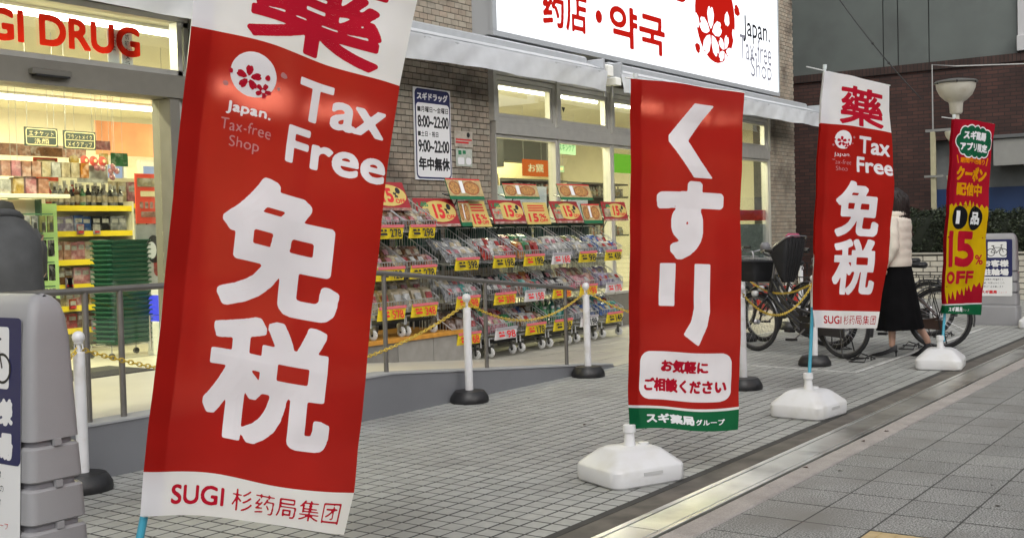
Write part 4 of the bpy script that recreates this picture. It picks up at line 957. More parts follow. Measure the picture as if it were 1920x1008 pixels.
blab = ['white chain bollard standing close to the grey parking stand and ramp wall', 'white chain bollard against the ramp wall before the grey plinth', 'white chain bollard at the low end of the steel handrail', 'white chain bollard just behind the consultation flag', 'white chain bollard behind the pole of the tax free flag by the bicycles', 'white chain bollard top peeping out beside the parked bicycle', 'white chain bollard beyond the bicycle basket, first of a close pair', 'white chain bollard beyond the bicycles, second of a close pair']
for k, (x, y) in enumerate(bpos):
    o = bo0 if k == 0 else copy_tree(bo0); o.location = (x, y, 0); o.rotation_euler = (rnd.uniform(-.008, .008), rnd.uniform(-.01, .01), rnd.uniform(0, 3)); tag(o, blab[k], 'bollard', 'white chain bollards with black bases')
chain_m = M('yellow_chain', (.55, .38, .035), .4, var=.25, vs=40)
def chain(a, b_, sag, lab, lk=.038):
    a, b_ = Vector(a), Vector(b_); n = int((b_-a).length*1.06/(lk*.72)); mb = MB(chain_m, (a+b_)/2)
    P = lambda t: a.lerp(b_, t)-Vector((0, 0, sag*4*t*(1-t)))
    far = (a+b_).length/2 > 10
    for i in range(n):
        t0, t1 = i/n, (i+1)/n; c = P((t0+t1)/2); d = (P(t1)-P(t0)).normalized(); s_ = d.cross(Vector((0, 0, 1))).normalized(); u_ = s_.cross(d)
        if i % 2: s_, u_ = u_, s_
        L, W = lk*.52, lk*.27
        ring = [c+d*(L*math.cos(q))*(1 if abs(math.cos(q)) > .5 else 1)+s_*(W*math.sin(q)) for q in [2*math.pi*k/8 for k in range(8)]]
        mb.tube(ring, lk*.085, 4, closed=True)
    return tag(mb.build('yellow_chain'), lab, 'chain', 'yellow plastic chains between the bollards')
zt = .785
chain((2.3, 4.9, .45), (3.68, 5.45, zt-.02), .12, 'short yellow chain dropping behind the grey parking stand', .05)
chain((3.68, 5.45, zt-.02), (7.18, 5.5, zt), .33, 'long yellow chain hanging low behind the large tax free flag', .042)
chain((7.18, 5.5, zt), (8.93, 5.47, zt), .2, 'yellow chain hanging in front of the wire display carts')
chain((8.93, 5.47, zt), (8.75, 3.87, zt), .22, 'yellow chain disappearing behind the consultation flag')
chain((8.75, 3.87, zt), (10.5, 3.92, zt), .24, 'yellow chain in front of the bicycle with the black basket')
chain((10.5, 3.92, zt), (12.45, 5.5, zt), .16, 'yellow chain running behind the parked bicycles')
chain((12.45, 5.5, zt), (14.2, 5.6, zt), .1, 'yellow chain farthest back, near the close pair of bollards')

# ------------------------------------------------------------ flags on weighted bases
def catmull(ctrl):
    vs_ = [c[0] for c in ctrl]; G = [[Vector(p) for p in c[1]] for c in ctrl]
    def cr(p0, p1, p2, p3, t): return .5*((2*p1)+(-p0+p2)*t+(2*p0-5*p1+4*p2-p3)*t*t+(-p0+3*p1-3*p2+p3)*t*t*t)
    def row(r, u):
        t = u*3; i = min(2, max(0, int(t))); f = t-i; g = lambda k: r[k] if 0 <= k < 4 else (2*r[0]-r[1] if k < 0 else 2*r[3]-r[2])
        return cr(g(i-1), g(i), g(i+1), g(i+2), f)
    def P(u, v):
        k = 0
        while k < len(vs_)-2 and v > vs_[k+1]: k += 1
        f = (v-vs_[k])/(vs_[k+1]-vs_[k])
        return row(G[k], u).lerp(row(G[k+1], u), f)
    return P
def flag(ctrl, base, polepts, lab, design, tilt, seed, width=.6, bar=True, sleeve=.06, base_rz=-.45, amp=1):
    org = Vector((base[0], base[1], 0)); r = empty('promotional_flag', org, lab, 'flag', 'promotional flags standing along the drain cover')
    P = catmull(ctrl); rr = random.Random(seed); p1, p2, p3 = [rr.uniform(0, 6) for _ in range(3)]
    A = P(0, .9); B_ = P(1, .9); hd = (B_-A); hd.z = 0; hd.normalize(); nn = Vector((hd.y, -hd.x, 0))
    if nn.dot(Vector((0, 0, 1.32))-A) < 0: nn = -nn
    def surf(u, v, off=0):
        uu = max(-.02, min(1.02, u/width)); q = P(uu, max(0, min(1.8, v)))
        e = amp*uu*(.014*math.sin(v*3.1+uu*2.2+p1)+.009*math.sin(uu*7+v*1.3+p2)+.004*math.sin(v*9+uu*4+p3))+.004*amp*math.sin(uu*14+p1)*(.4+uu)
        e -= .006*max(0, 1-uu/.1)**2
        tri = lambda t: abs((t % 1)-.5)*2
        e += .012*tri(v/.45+.07)+.009*tri(u/.3+.2)+.0022*math.sin(v*31+u*11+p2)*max(0, math.sin(v*4.1+p1))
        return q+nn*(e+off)
    NU = 32; us = [width*i/NU for i in range(NU+1)]
    bands = design['bands']; vs = sorted(set([round(b[0], 4) for b in bands]+[round(1.8*i/72, 4) for i in range(73)])); 
    cl = MB(bands[0][1], org); idx = {}
    for j, v in enumerate(vs):
        for i, u in enumerate(us): idx[i, j] = len(cl.v); cl.v.append(tuple(surf(u, v)))
    for j in range(len(vs)-1):
        mv = (vs[j]+vs[j+1])/2; mt = [b[1] for b in bands if b[0] <= mv][-1]; cl.use(mt)
        for i in range(NU): cl.f.append((idx[i, j], idx[i, j+1], idx[i+1, j+1], idx[i+1, j])); cl.mi.append(cl.cur)
    cl.build('cloth', r, True)
    sv = MB(bands[0][1], org); 
    for j in range(len(vs)-1):
        mv = (vs[j]+vs[j+1])/2; mt = [b[1] for b in bands if b[0] <= mv][-1]; sv.use(mt)
        a = [surf(sleeve, vs[j]), surf(0, vs[j]), surf(0, vs[j+1]), surf(sleeve, vs[j+1])]
        m0, m1 = (a[0]+a[1])/2-nn*.055, (a[2]+a[3])/2-nn*.055
        sv.add([a[0]-nn*.004, m0, a[1], a[2], m1, a[3]-nn*.004], [(0, 1, 4, 5), (1, 2, 3, 4)])
    sv.build('pole_sleeve', r, True)
    q = Print(surf, org); design['draw'](q); q.done(r)
    # pole, cross bar
    b = MB(teal_pl, org); pp = [Vector(p) for p in polepts]; off = -nn*.026+hd*.024
    pp = [pp[0]]+[p+off for p in pp[1:]]
    k = len(pp)-1; mid = pp[0].lerp(pp[1], .5)
    b.tube(pp[:-1], .0125, 10); b.build('pole', r, True, 50)
    b = MB(M('pole_white', (.6, .66, .66), .35), org); b.tube([pp[-2], pp[-1]], .0105, 10); b.tube([pp[-1], pp[-1]+(pp[-1]-pp[-2]).normalized()*.03], .014, 10); b.build('pole_top', r, True, 50)
    if bar:
        b = MB(M('bar_white', (.6, .62, .6), .35), org); L_, R2 = P(0, 0), P(1, 0); dd = (R2-L_); s0 = L_-dd.normalized()*(.16 if bar == 'long' else .04)
        b.tube([s0+off+Vector((0, 0, .006)), R2+off*.5+Vector((0, 0, .004))], .0045, 7); b.build('cross_bar', r); 
        b = MB(black_pl, org); b.tube([pp[-1]-Vector((0, 0, .035)), pp[-1]-Vector((0, 0, .015))+hd*.02], .014, 8); b.build('bar_clip', r)
    flag_base(r, org, base_rz)
    return r
base_white = M('flag_base_white', (.66, .66, .67), .33, var=.03, vs=5, bump=.05, bs=60, dirt=(.59, .58, .555), ds=6)
def flag_base(r, org, rz):
    b = MB(base_white, org); W, D = .235, .2
    def ring(sx, sy_, z, rad):
        out = []; c, s_ = math.cos(rz), math.sin(rz)
        for x, y in rrect(-W*sx, -D*sy_, W*sx, D*sy_, rad, 5): out.append((org[0]+x*c-y*s_, org[1]+x*s_+y*c, z))
        return out
    b.loft([ring(.93, .93, .0, .06), ring(.985, .985, .012, .07), ring(1, 1, .03, .07), ring(1, 1, .085, .07), ring(.97, .97, .1, .07), ring(.62, .62, .168, .06), ring(.5, .5, .18, .05), ring(.2, .2, .184, .02)])
    b.build('base_tank', r, True, 28)
    b = MB(base_white, org); b.lathe(org, [(.034, .18), (.03, .2), (.026, .24), (.026, .252), (.034, .255), (.034, .292), (.026, .296), (.0, .297)], 16); b.build('pole_socket', r, True, 30)
    c, s_ = math.cos(rz), math.sin(rz)
    b = MB(base_white, org); px_, py_ = org[0]+.09*c, org[1]+.09*s_; b.lathe((px_, py_, 0), [(.03, .17), (.03, .19), (.0, .192)], 14); b.build('water_cap', r, True, 30)
    b = MB(M('base_grip', (.5, .5, .5), .4), org); b.obox((org[0]+s_*(D+.001), org[1]-c*(D+.001), .07), (.06*c, .06*s_, 0), (.003*s_, -.003*c, 0), (0, 0, .008)); b.build('grip_groove', r)
def menzei(rf=1):
    def draw(q):
        q.text('藥', (.155, .07, .53, .365), red_print, .022, .0034)
        sakura(q, .19, .477, .066, white_print, red_print, .0028*rf, pale_print)
        q.text('Japan.', (.125, .565, .255, .605), white_print, .03, .0024*rf); q.text('Tax-free', (.115, .617, .262, .652), pale_print, 0, .0022*rf); q.text('Shop', (.145, .665, .232, .708), pale_print, 0, .0022*rf)
        q.text('Tax', (.325, .435, .575, .56), white_print, .034, .0026); q.text('Free', (.31, .585, .595, .7), white_print, .034, .0026)
        q.text('免', (.15, .765, .5, 1.165), white_print, .033, .0045); q.text('税', (.145, 1.18, .51, 1.575), white_print, .033, .0045)
        q.text('SUGI', (.085, 1.718, .235, 1.77), red_print, .03, .0026); q.text('杉药局集团', (.255, 1.712, .57, 1.775), red_print, .012, .0026)
    return dict(bands=[(0, white_cloth), (.373, red_cloth), (1.685, white_cloth)], draw=draw)
def group_line(q, v0, v1, u0, u1):
    w_ = u1-u0; q.text('スギ薬局', (u0, v0, u0+w_*.63, v1), white_print, .045, .0028); q.text('グループ', (u0+w_*.65, v0+.02, u1, v1-.004), white_print, .03, .0022)
def kusuri():
    def draw(q):
        q.shape([np.array([(.345, .09), (.45, .09), (.31, .29), (.45, .48), (.345, .48), (.205, .30), (.205, .27)])], white_print, .006)
        q.text('す', (.145, .5, .51, .905), white_print, .07, .006)
        q.shape([np.array([(.165, .925), (.25, .925), (.25, 1.145), (.165, 1.145)])], white_print, .006)
        q.shape([np.array([(.36, .925), (.445, .925), (.445, 1.16), (.43, 1.24), (.385, 1.34), (.3, 1.285), (.345, 1.215), (.36, 1.15)])], white_print, .006)
        q.shape([rrect(.065, 1.375, .555, 1.62, .055)], white_print, .006)
        q.text('お気軽に', (.185, 1.415, .44, 1.48), red_print, .045, .0032, .0026); q.text('ご相談ください', (.095, 1.51, .53, 1.58), red_print, .045, .0032, .0026)
        group_line(q, 1.70, 1.765, .1, .52)
    return dict(bands=[(0, red_cloth), (1.655, white_cloth), (1.67, green_cloth)], draw=draw)
def star(cx, cy_, rx, ry, n, d, ph=0):
    return np.array([(cx+rx*(1 if k % 2 else 1-d)*math.cos(math.pi*k/n+ph), cy_+ry*(1 if k % 2 else 1-d)*math.sin(math.pi*k/n+ph)) for k in range(2*n)])
def coupon():
    def draw(q):
        def cloud(g, mat, off):
            q.shape([circ(x, y, r+g, 20) for x, y, r in ((.16, .12, .055), (.24, .11, .06), (.33, .11, .06), (.42, .115, .06), (.49, .13, .055), (.52, .2, .06), (.48, .27, .055), (.4, .28, .06), (.31, .28, .06), (.22, .28, .06), (.15, .26, .055), (.11, .2, .06))]+[rrect(.12, .1, .5, .29)], mat, .006, off)
        cloud(.012, white_print, .0012); cloud(0, green_print, .0022)
        q.text('スギ薬局', (.15, .095, .48, .18), white_print, .06, .004, .0034); q.text('アプリ限定', (.11, .205, .52, .285), white_print, .05, .004, .0034)
        q.text('期間中1回限り', (.12, .345, .5, .40), orange_print, .05, .004); q.shape([np.array([(.06, .33), (.075, .33), (.1, .405), (.085, .405)]), np.array([(.53, .33), (.545, .33), (.53, .405), (.515, .405)])], orange_print, .005)
        q.text('クーポン', (.08, .425, .54, .56), M_y, .06, .005); q.text('配信中', (.1, .575, .5, .7), M_y, .055, .005)
        n = 9; pts = [(0.0, .80)]
        for k in range(n):
            pts += [((k+.5)*.6/n, .73+.05*abs(k-4)/4), ((k+1)*.6/n, .81)]
        pts = [(max(.001, min(.599, a)), b) for a, b in pts]; low = []
        for k in range(n, 0, -1): low += [(min(.599, k*.6/n), 1.60-.012*k), ((k-.5)*.6/n, 1.70-.018*k+.03*(k % 2))]
        q.shape([np.array(pts+low+[(.001, 1.58)])], yellow_cloth, .008, .0012, name='burst_panel')
        q.text('店内商品対象', (.2, .78, .42, .805), black_print, 0, .003, .0022)
        q.shape([circ(.16, .905, .11, 36)], black_print, .006, .0022); q.shape([circ(.40, .905, .115, 36)], black_print, .006, .0024)
        q.text('1', (.11, .84, .165, .965), white_print, .03, .003, .0034); q.text('品', (.325, .845, .475, .965), white_print, .05, .004, .0036)
        q.text('1', (.03, 1.03, .1, 1.365), red_print, .045, .006, .0022); q.text('5', (.13, 1.03, .44, 1.365), red_print, .055, .006, .0022); q.text('%', (.455, 1.25, .545, 1.345), red_print, .03, .004, .0022)
        q.text('O', (.02, 1.405, .15, 1.52), red_print, .07, .0035, .0022); q.text('FF', (.17, 1.4, .45, 1.52), red_print, .07, .0035, .0022)
        group_line(q, 1.728, 1.78, .06, .42)
    return dict(bands=[(0, crimson_cloth), (1.70, white_cloth), (1.712, green_cloth)], draw=draw)
M_y = cloth_mat('amber_print', (.9, .5, .01), .03)
CB1 = [
  (0.000,[(2.342, 2.763, 2.349), (2.538, 2.658, 2.297), (2.745, 2.546, 2.235), (2.963, 2.428, 2.169)]),
  (0.373,[(2.302, 2.785, 1.968), (2.486, 2.685, 1.934), (2.68, 2.581, 1.868), (2.886, 2.47, 1.811)]),
  (0.800,[(2.248, 2.814, 1.531), (2.428, 2.717, 1.494), (2.617, 2.615, 1.434), (2.817, 2.507, 1.381)]),
  (1.250,[(2.197, 2.842, 1.075), (2.374, 2.746, 1.036), (2.562, 2.645, 0.977), (2.76, 2.538, 0.932)]),
  (1.685,[(2.14, 2.872, 0.641), (2.319, 2.775, 0.614), (2.509, 2.673, 0.545), (2.71, 2.565, 0.5)]),
  (1.800,[(2.128, 2.879, 0.511), (2.304, 2.784, 0.486), (2.492, 2.682, 0.428), (2.678, 2.582, 0.368)]),
]
CB2 = [
  (0.000,[(5.338, 2.97, 2.117), (5.503, 2.84, 2.101), (5.68, 2.702, 2.075), (5.86, 2.56, 2.049)]),
  (0.500,[(5.328, 2.978, 1.576), (5.494, 2.848, 1.582), (5.666, 2.713, 1.571), (5.836, 2.579, 1.552)]),
  (1.000,[(5.313, 2.99, 1.067), (5.48, 2.859, 1.065), (5.647, 2.728, 1.052), (5.82, 2.592, 1.038)]),
  (1.660,[(5.296, 3.004, 0.394), (5.447, 2.884, 0.376), (5.619, 2.749, 0.343), (5.795, 2.611, 0.346)]),
  (1.800,[(5.298, 3.002, 0.272), (5.458, 2.876, 0.263), (5.622, 2.747, 0.23), (5.791, 2.615, 0.226)]),
]
CB3 = [
  (0.000,[(7.887, 2.84, 2.402), (8.063, 2.745, 2.38), (8.246, 2.645, 2.35), (8.43, 2.546, 2.319)]),
  (0.373,[(7.846, 2.862, 2.036), (8.038, 2.758, 2.026), (8.236, 2.651, 2.007), (8.438, 2.542, 1.98)]),
  (0.750,[(7.817, 2.877, 1.66), (8.018, 2.769, 1.652), (8.224, 2.657, 1.637), (8.44, 2.541, 1.613)]),
  (1.200,[(7.787, 2.894, 1.213), (7.979, 2.79, 1.207), (8.181, 2.681, 1.198), (8.396, 2.565, 1.176)]),
  (1.685,[(7.765, 2.906, 0.732), (7.944, 2.809, 0.718), (8.127, 2.71, 0.703), (8.314, 2.609, 0.688)]),
  (1.800,[(7.771, 2.902, 0.612), (7.937, 2.812, 0.593), (8.112, 2.718, 0.581), (8.285, 2.624, 0.57)]),
]
CB4 = [
  (0.000,[(10.973, 2.742, 2.265), (11.164, 2.667, 2.262), (11.351, 2.593, 2.249), (11.543, 2.517, 2.235)]),
  (0.750,[(10.892, 2.774, 1.524), (11.075, 2.702, 1.513), (11.261, 2.628, 1.502), (11.444, 2.556, 1.496)]),
  (1.300,[(10.83, 2.798, 0.98), (11.005, 2.729, 0.974), (11.183, 2.659, 0.967), (11.356, 2.591, 0.961)]),
  (1.710,[(10.807, 2.807, 0.567), (10.96, 2.747, 0.563), (11.122, 2.683, 0.558), (11.287, 2.618, 0.554)]),
  (1.800,[(10.791, 2.814, 0.495), (10.951, 2.751, 0.48), (11.113, 2.687, 0.465), (11.278, 2.622, 0.449)]),
]

flag(CB1, (2.07, 2.91), [(2.075, 2.908, .24), (2.082, 2.904, .3), (2.121, 2.882, .5), (2.345, 2.761, 2.4)], 'largest red and white tax free flag leaning in front of the shop entrance', menzei(1), 0, 4, base_rz=-.5, amp=.9)
flag(CB2, (5.3, 3.0), [(5.3, 3.0, .24), (5.3, 3.0, .3), (5.32, 2.985, 1.2), (5.352, 2.959, 2.12)], 'red flag with three large white kana and a green bottom band', kusuri(), 0, 8, bar=True, base_rz=-.42)
flag(CB3, (7.72, 2.93), [(7.727, 2.927, .24), (7.73, 2.925, .3), (7.76, 2.906, .75), (7.892, 2.837, 2.42)], 'narrower red and white tax free flag with a long cross bar before the bicycles', menzei(1.4), 0, 12, bar='long', base_rz=-.1)
flag(CB4, (10.75, 2.83), [(10.795, 2.81, .24), (10.8, 2.81, .3), (10.83, 2.8, .5), (10.988, 2.736, 2.28)], 'yellow and red coupon flag with a big fifteen percent figure', coupon(), 0, 21, bar='long', base_rz=.15)
# last flag base, mostly outside the picture
r = empty('promotional_flag', (15.25, 2.85, 0), 'white flag base at the picture edge beside the farther parking stand', 'flag', 'promotional flags standing along the drain cover')
flag_base(r, Vector((15.25, 2.85, 0)), .1)
MB(teal_pl, r.location).tube([(15.25, 2.85, .29), (15.25, 2.85, 2.4)], .0125, 10).build('pole', r, True, 50)
MB(red_cloth, r.location).box(15.26, 15.8, 2.6, 2.603, .6, 2.36, 0, -.45).build('cloth', r)

# ------------------------------------------------------------ bicycle parking stands
def bike_icon(q, cx, cy_, s_, mat, res):
    def seg(x0, y0, x1, y1, t=.03): 
        d = np.array((x1-x0, y1-y0)); d = d/np.hypot(*d); n = np.array((-d[1], d[0]))*t/2
        return np.array([(cx+(x0+n[0])*s_, cy_+(y0+n[1])*s_), (cx+(x1+n[0])*s_, cy_+(y1+n[1])*s_), (cx+(x1-n[0])*s_, cy_+(y1-n[1])*s_), (cx+(x0-n[0])*s_, cy_+(y0-n[1])*s_)])
    for x in (-.3, .3):
        a = circ(cx+x*s_, cy_+.12*s_, .2*s_, 28); b = circ(cx+x*s_, cy_+.12*s_, .165*s_, 28)[::-1]; q.shape([a, b], mat, res, .003)
    q.shape([seg(-.3, .12, -.16, -.12), seg(-.16, -.12, .2, -.12), seg(-.3, .12, -.02, .14), seg(-.02, .14, .2, -.12), seg(-.02, .14, -.2, -.2), seg(.3, .12, .18, -.26), seg(.18, -.26, .28, -.26), seg(-.27, -.21, -.13, -.21, .045)], mat, res, .0032)
def stand(loc, rz, lab):
    r = empty('parking_stand', loc, lab, 'sign stand', 'grey plastic bicycle parking stands', rz)
    # local: front face looks along -x, width along y, base 0
    def ring(z, hx, hy, rad=.03): return [(x, y, z) for x, y in rrect(-hx, -hy, hx, hy, rad, 4)]
    b = MB(grey_pl)
    prof = [(0, .14, .262), (.03, .145, .265), (.235, .135, .262)]
    b.loft([ring(z, hx, hy) for z, hx, hy in prof]+[ring(.245, .122, .25), ring(.262, .122, .25)]); b.build('base_step', r, True, 30)
    def seg(z0, z1, h0, h1, y0, y1, nm='body_section'):
        b = MB(grey_pl); b.loft([ring(z0, h0-.006, y0-.006), ring(z0+.006, h0, y0), ring(z1-.008, h1, y1), ring(z1, h1-.008, y1-.008)]); b.build(nm, r, True, 30)
    segs = [(.262, .405), (.425, .54), (.56, .675)]
    H0 = lambda z: .127-.05*z; W0 = lambda z: .262-.018*z
    for z0, z1 in segs: seg(z0, z1, H0(z0), H0(z1), W0(z0), W0(z1))
    b = MB(M('grey_plastic_recess', (.25, .245, .265), .6)); b.loft([ring(.26, H0(.3)-.016, .24), ring(.70, H0(.7)-.016, .232)]); b.build('core', r, True, 30)
    for z in (.415, .55, .685):
        for y in (-.26+.003, .26-.003): MB(grey_pl).box(-.012, .012, min(y, y*.94), max(y, y*.94), z-.011, z+.011).build('rib', r)
    b = MB(grey_pl); rs = []
    for z, k, m_ in ((.695, 1, 1), (1.02, 1, 1), (1.09, .93, .985), (1.13, .8, .95), (1.155, .55, .88), (1.165, .25, .8)): rs.append(ring(z, H0(z)*k, W0(z)*m_))
    b.loft(rs); b.build('upper_body', r, True, 30)
    # poster on the front (leaning with the body)
    z0, z1 = .37, 1.09; x0, x1 = -(H0(z0)+.004), -(H0(z1)+.004); sl = Vector((x0-x1, 0, z0-z1)).normalized()
    q = Print(flat((x1, .2, z1), (0, -1, 0), sl)); W, H = .4, .72
    q.shape([rrect(0, 0, W, H)], wprint, .012, .0005, name='poster'); q.shape([rrect(0, 0, W, .475)], navy, .012, .0015, name='poster_navy')
    q.shape([rrect(.11, .03, .335, .23, .01)], wprint, .006, .0022); bike_icon(q, .222, .135, .25, kprint, .003)
    q.text('お客様', (.05, .26, .36, .35), wprint, .05, .003, .0026); q.text('駐輪場', (.05, .37, .36, .46), wprint, .05, .003, .0026)
    for k, t in enumerate(('お客様専用の駐輪場です。', '店舗ご利用以外の方の', '駐輪はご遠慮願います。')): q.text(t, (.03, .495+k*.045, .31, .522+k*.045), kprint, .0, .0022, .0026)
    q.text('スギ薬局', (.03, .645, .22, .69), rprint, .05, .0026, .0026); q.text('グループ', (.235, .66, .34, .685), rprint, .02, .0022, .0026)
    q.done(r); return r
stand((2.17, 3.6, 0), -.0, 'nearer grey plastic stand with a navy bicycle parking poster')
stand((15.56, 3.38, 0), -.0, 'farther grey plastic stand with a navy bicycle parking poster beside the low brick wall')

# ------------------------------------------------------------ bicycles
tyre_m = M('tyre_rubber', (.02, .02, .021), .75, var=.2, vs=30); rim_m = M('alloy_rim', (.22, .22, .23), .35, .8); spoke_m = M('spoke_steel', (.4, .4, .42), .3, .9)
paint = {'black': M('bike_paint_black', (.012, .012, .014), .3, var=.15, coat=.5), 'brown': M('bike_paint_brown', (.05, .028, .02), .3, coat=.4), 'navy': M('bike_paint_grey', (.06, .065, .07), .35, coat=.4)}
def make_bike(pm, R=.31, kind='basket'):
    r = empty('bicycle', (0, 0, 0), 'x', 'bicycle'); pmat = paint[pm]; wb = 1.15; z0 = R
    hub_r, hub_f = Vector((0, 0, R)), Vector((wb, 0, R))
    for hub in (hub_r, hub_f):
        w_ = MB(tyre_m); w_.tube([hub+Vector((math.cos(a)*(R-.02), 0, math.sin(a)*(R-.02))) for a in [2*math.pi*k/36 for k in range(36)]], .021, 8, closed=True); wo = w_.build('wheel', r, True)
        m_ = MB(rim_m); m_.tube([hub+Vector((math.cos(a)*(R-.045), 0, math.sin(a)*(R-.045))) for a in [2*math.pi*k/36 for k in range(36)]], .009, 6, closed=True)
        o = m_.build('rim', wo, True)
        m_ = MB(spoke_m)
        for k in range(28):
            a = 2*math.pi*k/28; b2 = a+(.5 if k % 2 else -.5); s_ = .025 if k % 4 < 2 else -.025
            m_.tube([hub+Vector((math.cos(a)*(R-.048), 0, math.sin(a)*(R-.048))), hub+Vector((math.cos(b2)*.022, s_, math.sin(b2)*.022))], .0013, 3, False)
        m_.lathe(hub-Vector((0, .045, 0)), [(.012, 0), (.03, .02), (.016, .03), (.016, .06), (.03, .07), (.012, .09)], 10, (0, 1, 0)); m_.build('spokes', wo)
        f = MB(pmat if kind != 'city' else M('fender_steel', (.1, .1, .1), .35, .6)); arc = range(-10, 200, 12) if hub is hub_r else range(20, 170, 12)
        pts = [hub+Vector((math.cos(math.radians(a))*(R+.025), 0, math.sin(math.radians(a))*(R+.025))) for a in arc]
        vs = []; 
        for p in pts:
            d = (p-hub).normalized(); vs += [p+Vector((0, -.03, 0))-d*.014, p+Vector((0, -.018, 0)), p+Vector((0, .018, 0)), p+Vector((0, .03, 0))-d*.014]
        f.add(vs, [(i*4+j, i*4+j+1, i*4+j+5, i*4+j+4) for i in range(len(pts)-1) for j in range(3)]); f.build('mudguard', r, True)
    bb = Vector((.43, 0, .27)); st = Vector((.30, 0, .68)); ht = Vector((.93, 0, .78)); hb = Vector((.97, 0, .62))
    f = MB(pmat); f.tube([bb, st+Vector((-.02, 0, .06))], .019, 10); f.tube([hb, hb.lerp(bb, .35)+Vector((0, 0, -.05)), bb+Vector((.1, 0, .02)), bb], .026, 10)
    f.tube([ht-Vector((0, 0, .03)), Vector((.72, 0, .5)), Vector((.42, 0, .43)), st.lerp(bb, .5)], .017, 10); f.tube([ht, hb], .024, 10)
    for s_ in (-1, 1):
        f.tube([bb+Vector((0, .03*s_, 0)), hub_r+Vector((0, .06*s_, 0))], .011, 8); f.tube([st+Vector((0, .015*s_, -.05)), hub_r+Vector((0, .06*s_, 0))], .009, 8)
    f.build('frame', r, True, 50)
    f = MB(pmat); f.tube([hb, hb+Vector((.012, 0, -.06))], .022, 8)
    for s_ in (-1, 1): f.tube([hb+Vector((.01, .015*s_, -.03)), hb+Vector((.02, .05*s_, -.07)), hub_f+Vector((-.03, .055*s_, .12)), hub_f+Vector((0, .052*s_, 0))], [.015, .016, .013, .01], 8)
    f.build('fork', r, True, 50)
    f = MB(M('bar_steel', (.3, .3, .31), .3, .85)); f.tube([ht, ht+Vector((-.035, 0, .2)), ht+Vector((-.01, 0, .24))], .013, 8)
    hbz = ht+Vector((-.02, 0, .235)); pts = [hbz+Vector(v) for v in ((-.22, -.27, .05), (-.12, -.27, .055), (.0, -.2, .04), (.03, -.06, 0), (.03, .06, 0), (0, .2, .04), (-.12, .27, .055), (-.22, .27, .05))]
    f.tube(pts, .011, 8); f.build('handlebar', r, True, 60)
    f = MB(black_pl)
    for s_ in (0, -1): 
        a, b2 = (pts[0], pts[1]) if s_ == 0 else (pts[-1], pts[-2]); f.tube([a, b2], .017, 8); f.tube([b2+Vector((.03, 0, -.01)), b2+Vector((.02, 0, -.035)), a+Vector((.01, 0, -.04))], .005, 5)
    f.build('grip', r)
    f = MB(black_pl); sp = st+Vector((-.05, 0, .17)); f.tube([st, sp-Vector((-.02, 0, .03))], .013, 8)
    f.loft([[(sp.x+t, w_*math.cos(a), sp.z+.03+h*math.sin(a)) for a in [2*math.pi*k/10 for k in range(10)]] for t, w_, h in ((-.13, .04, .02), (-.11, .085, .035), (-.04, .09, .032), (.03, .045, .026), (.11, .025, .018), (.135, .012, .01))]); f.build('saddle', r, True, 60)
    f = MB(pmat); f.obox(bb+Vector((-.2, .06, .0)), (.27, 0, .015), (0, .012, 0), (0, 0, .05)); f.build('chain_case', r)
    f = MB(black_m); f.lathe(bb+Vector((0, -.055, 0)), [(0, 0), (.075, 0), (.075, .02), (.05, .11), (0, .11)], 18, (0, 1, 0))
    f.build('crank_motor' if kind == 'electric' else 'crank_disc', r)
    f = MB(M('bar_steel', (.3, .3, .31), .3, .85)); f.tube([bb+Vector((0, .08, 0)), bb+Vector((.12, .09, -.11))], .009, 6); f.tube([bb+Vector((0, -.08, 0)), bb+Vector((-.12, -.09, .11))], .009, 6); f.build('crank', r)
    f = MB(black_pl); f.obox(bb+Vector((.12, .14, -.11)), (.045, 0, 0), (0, .04, 0), (0, 0, .012)); f.build('pedal', r)
    f = MB(black_pl); f.obox(bb+Vector((-.12, -.14, .11)), (.045, 0, 0), (0, .04, 0), (0, 0, .012)); f.build('pedal', r)
    # rear carrier, stand
    f = MB(black_m); zc = 2*R+.07
    for s_ in (-1, 1): f.tube([(.2, .05*s_, zc), (-.25, .06*s_, zc)], .006, 6); f.tube([(-.1, .06*s_, zc), (0, .07*s_, R)], .005, 6); f.tube([(.1, .055*s_, zc), (0, .07*s_, R)], .005, 6)
    for k in range(5): f.tube([(.15-k*.09, -.06, zc), (.15-k*.09, .06, zc)], .004, 5)
    f.build('rear_carrier', r)
    f = MB(M('stand_black', (.03, .03, .03), .4, .4))
    f.tube([(0, .07, R-.02), (-.06, .1, .02), (-.12, .1, .008), (-.14, -.1, .008), (-.06, -.1, .02), (0, -.07, R-.02)], .007, 6); f.build('kickstand', r)
    if kind == 'electric':
        f = MB(black_m); f.obox(st.lerp(bb, .5)+Vector((-.075, 0, .03)), (.045, 0, -.012), (0, .035, 0), (-.05, 0, .16)); f.build('battery', r)
        # deep front basket with a rain cover, rear child seat
        f = MB(M('basket_cover', (.012, .012, .014), .75, var=.3, vs=10)); c = Vector((1.16, 0, .74))
        rg = [[(c.x+x*s_+sh, c.y+y*s_, c.z+z) for x, y in rrect(-.15, -.18, .15, .18, .05, 4)] for z, s_, sh in ((0, .7, 0), (.015, .76, 0), (.1, .84, .01), (.2, .97, .02), (.212, 1.02, .02), (.225, .96, .02), (.235, .8, .02))]
        f.loft(rg); f.build('front_basket', r, True, 40)
        f = MB(M('grey_bag', (.16, .16, .17), .6)); f.lathe((1.02, .02, 1.06), [(.0, 0), (.05, .01), (.055, .07), (.03, .1), (0, .1)], 12); f.build('bell_cover', r, True)
        f = MB(M('basket_cover', (.012, .012, .014), .75)); rg = []
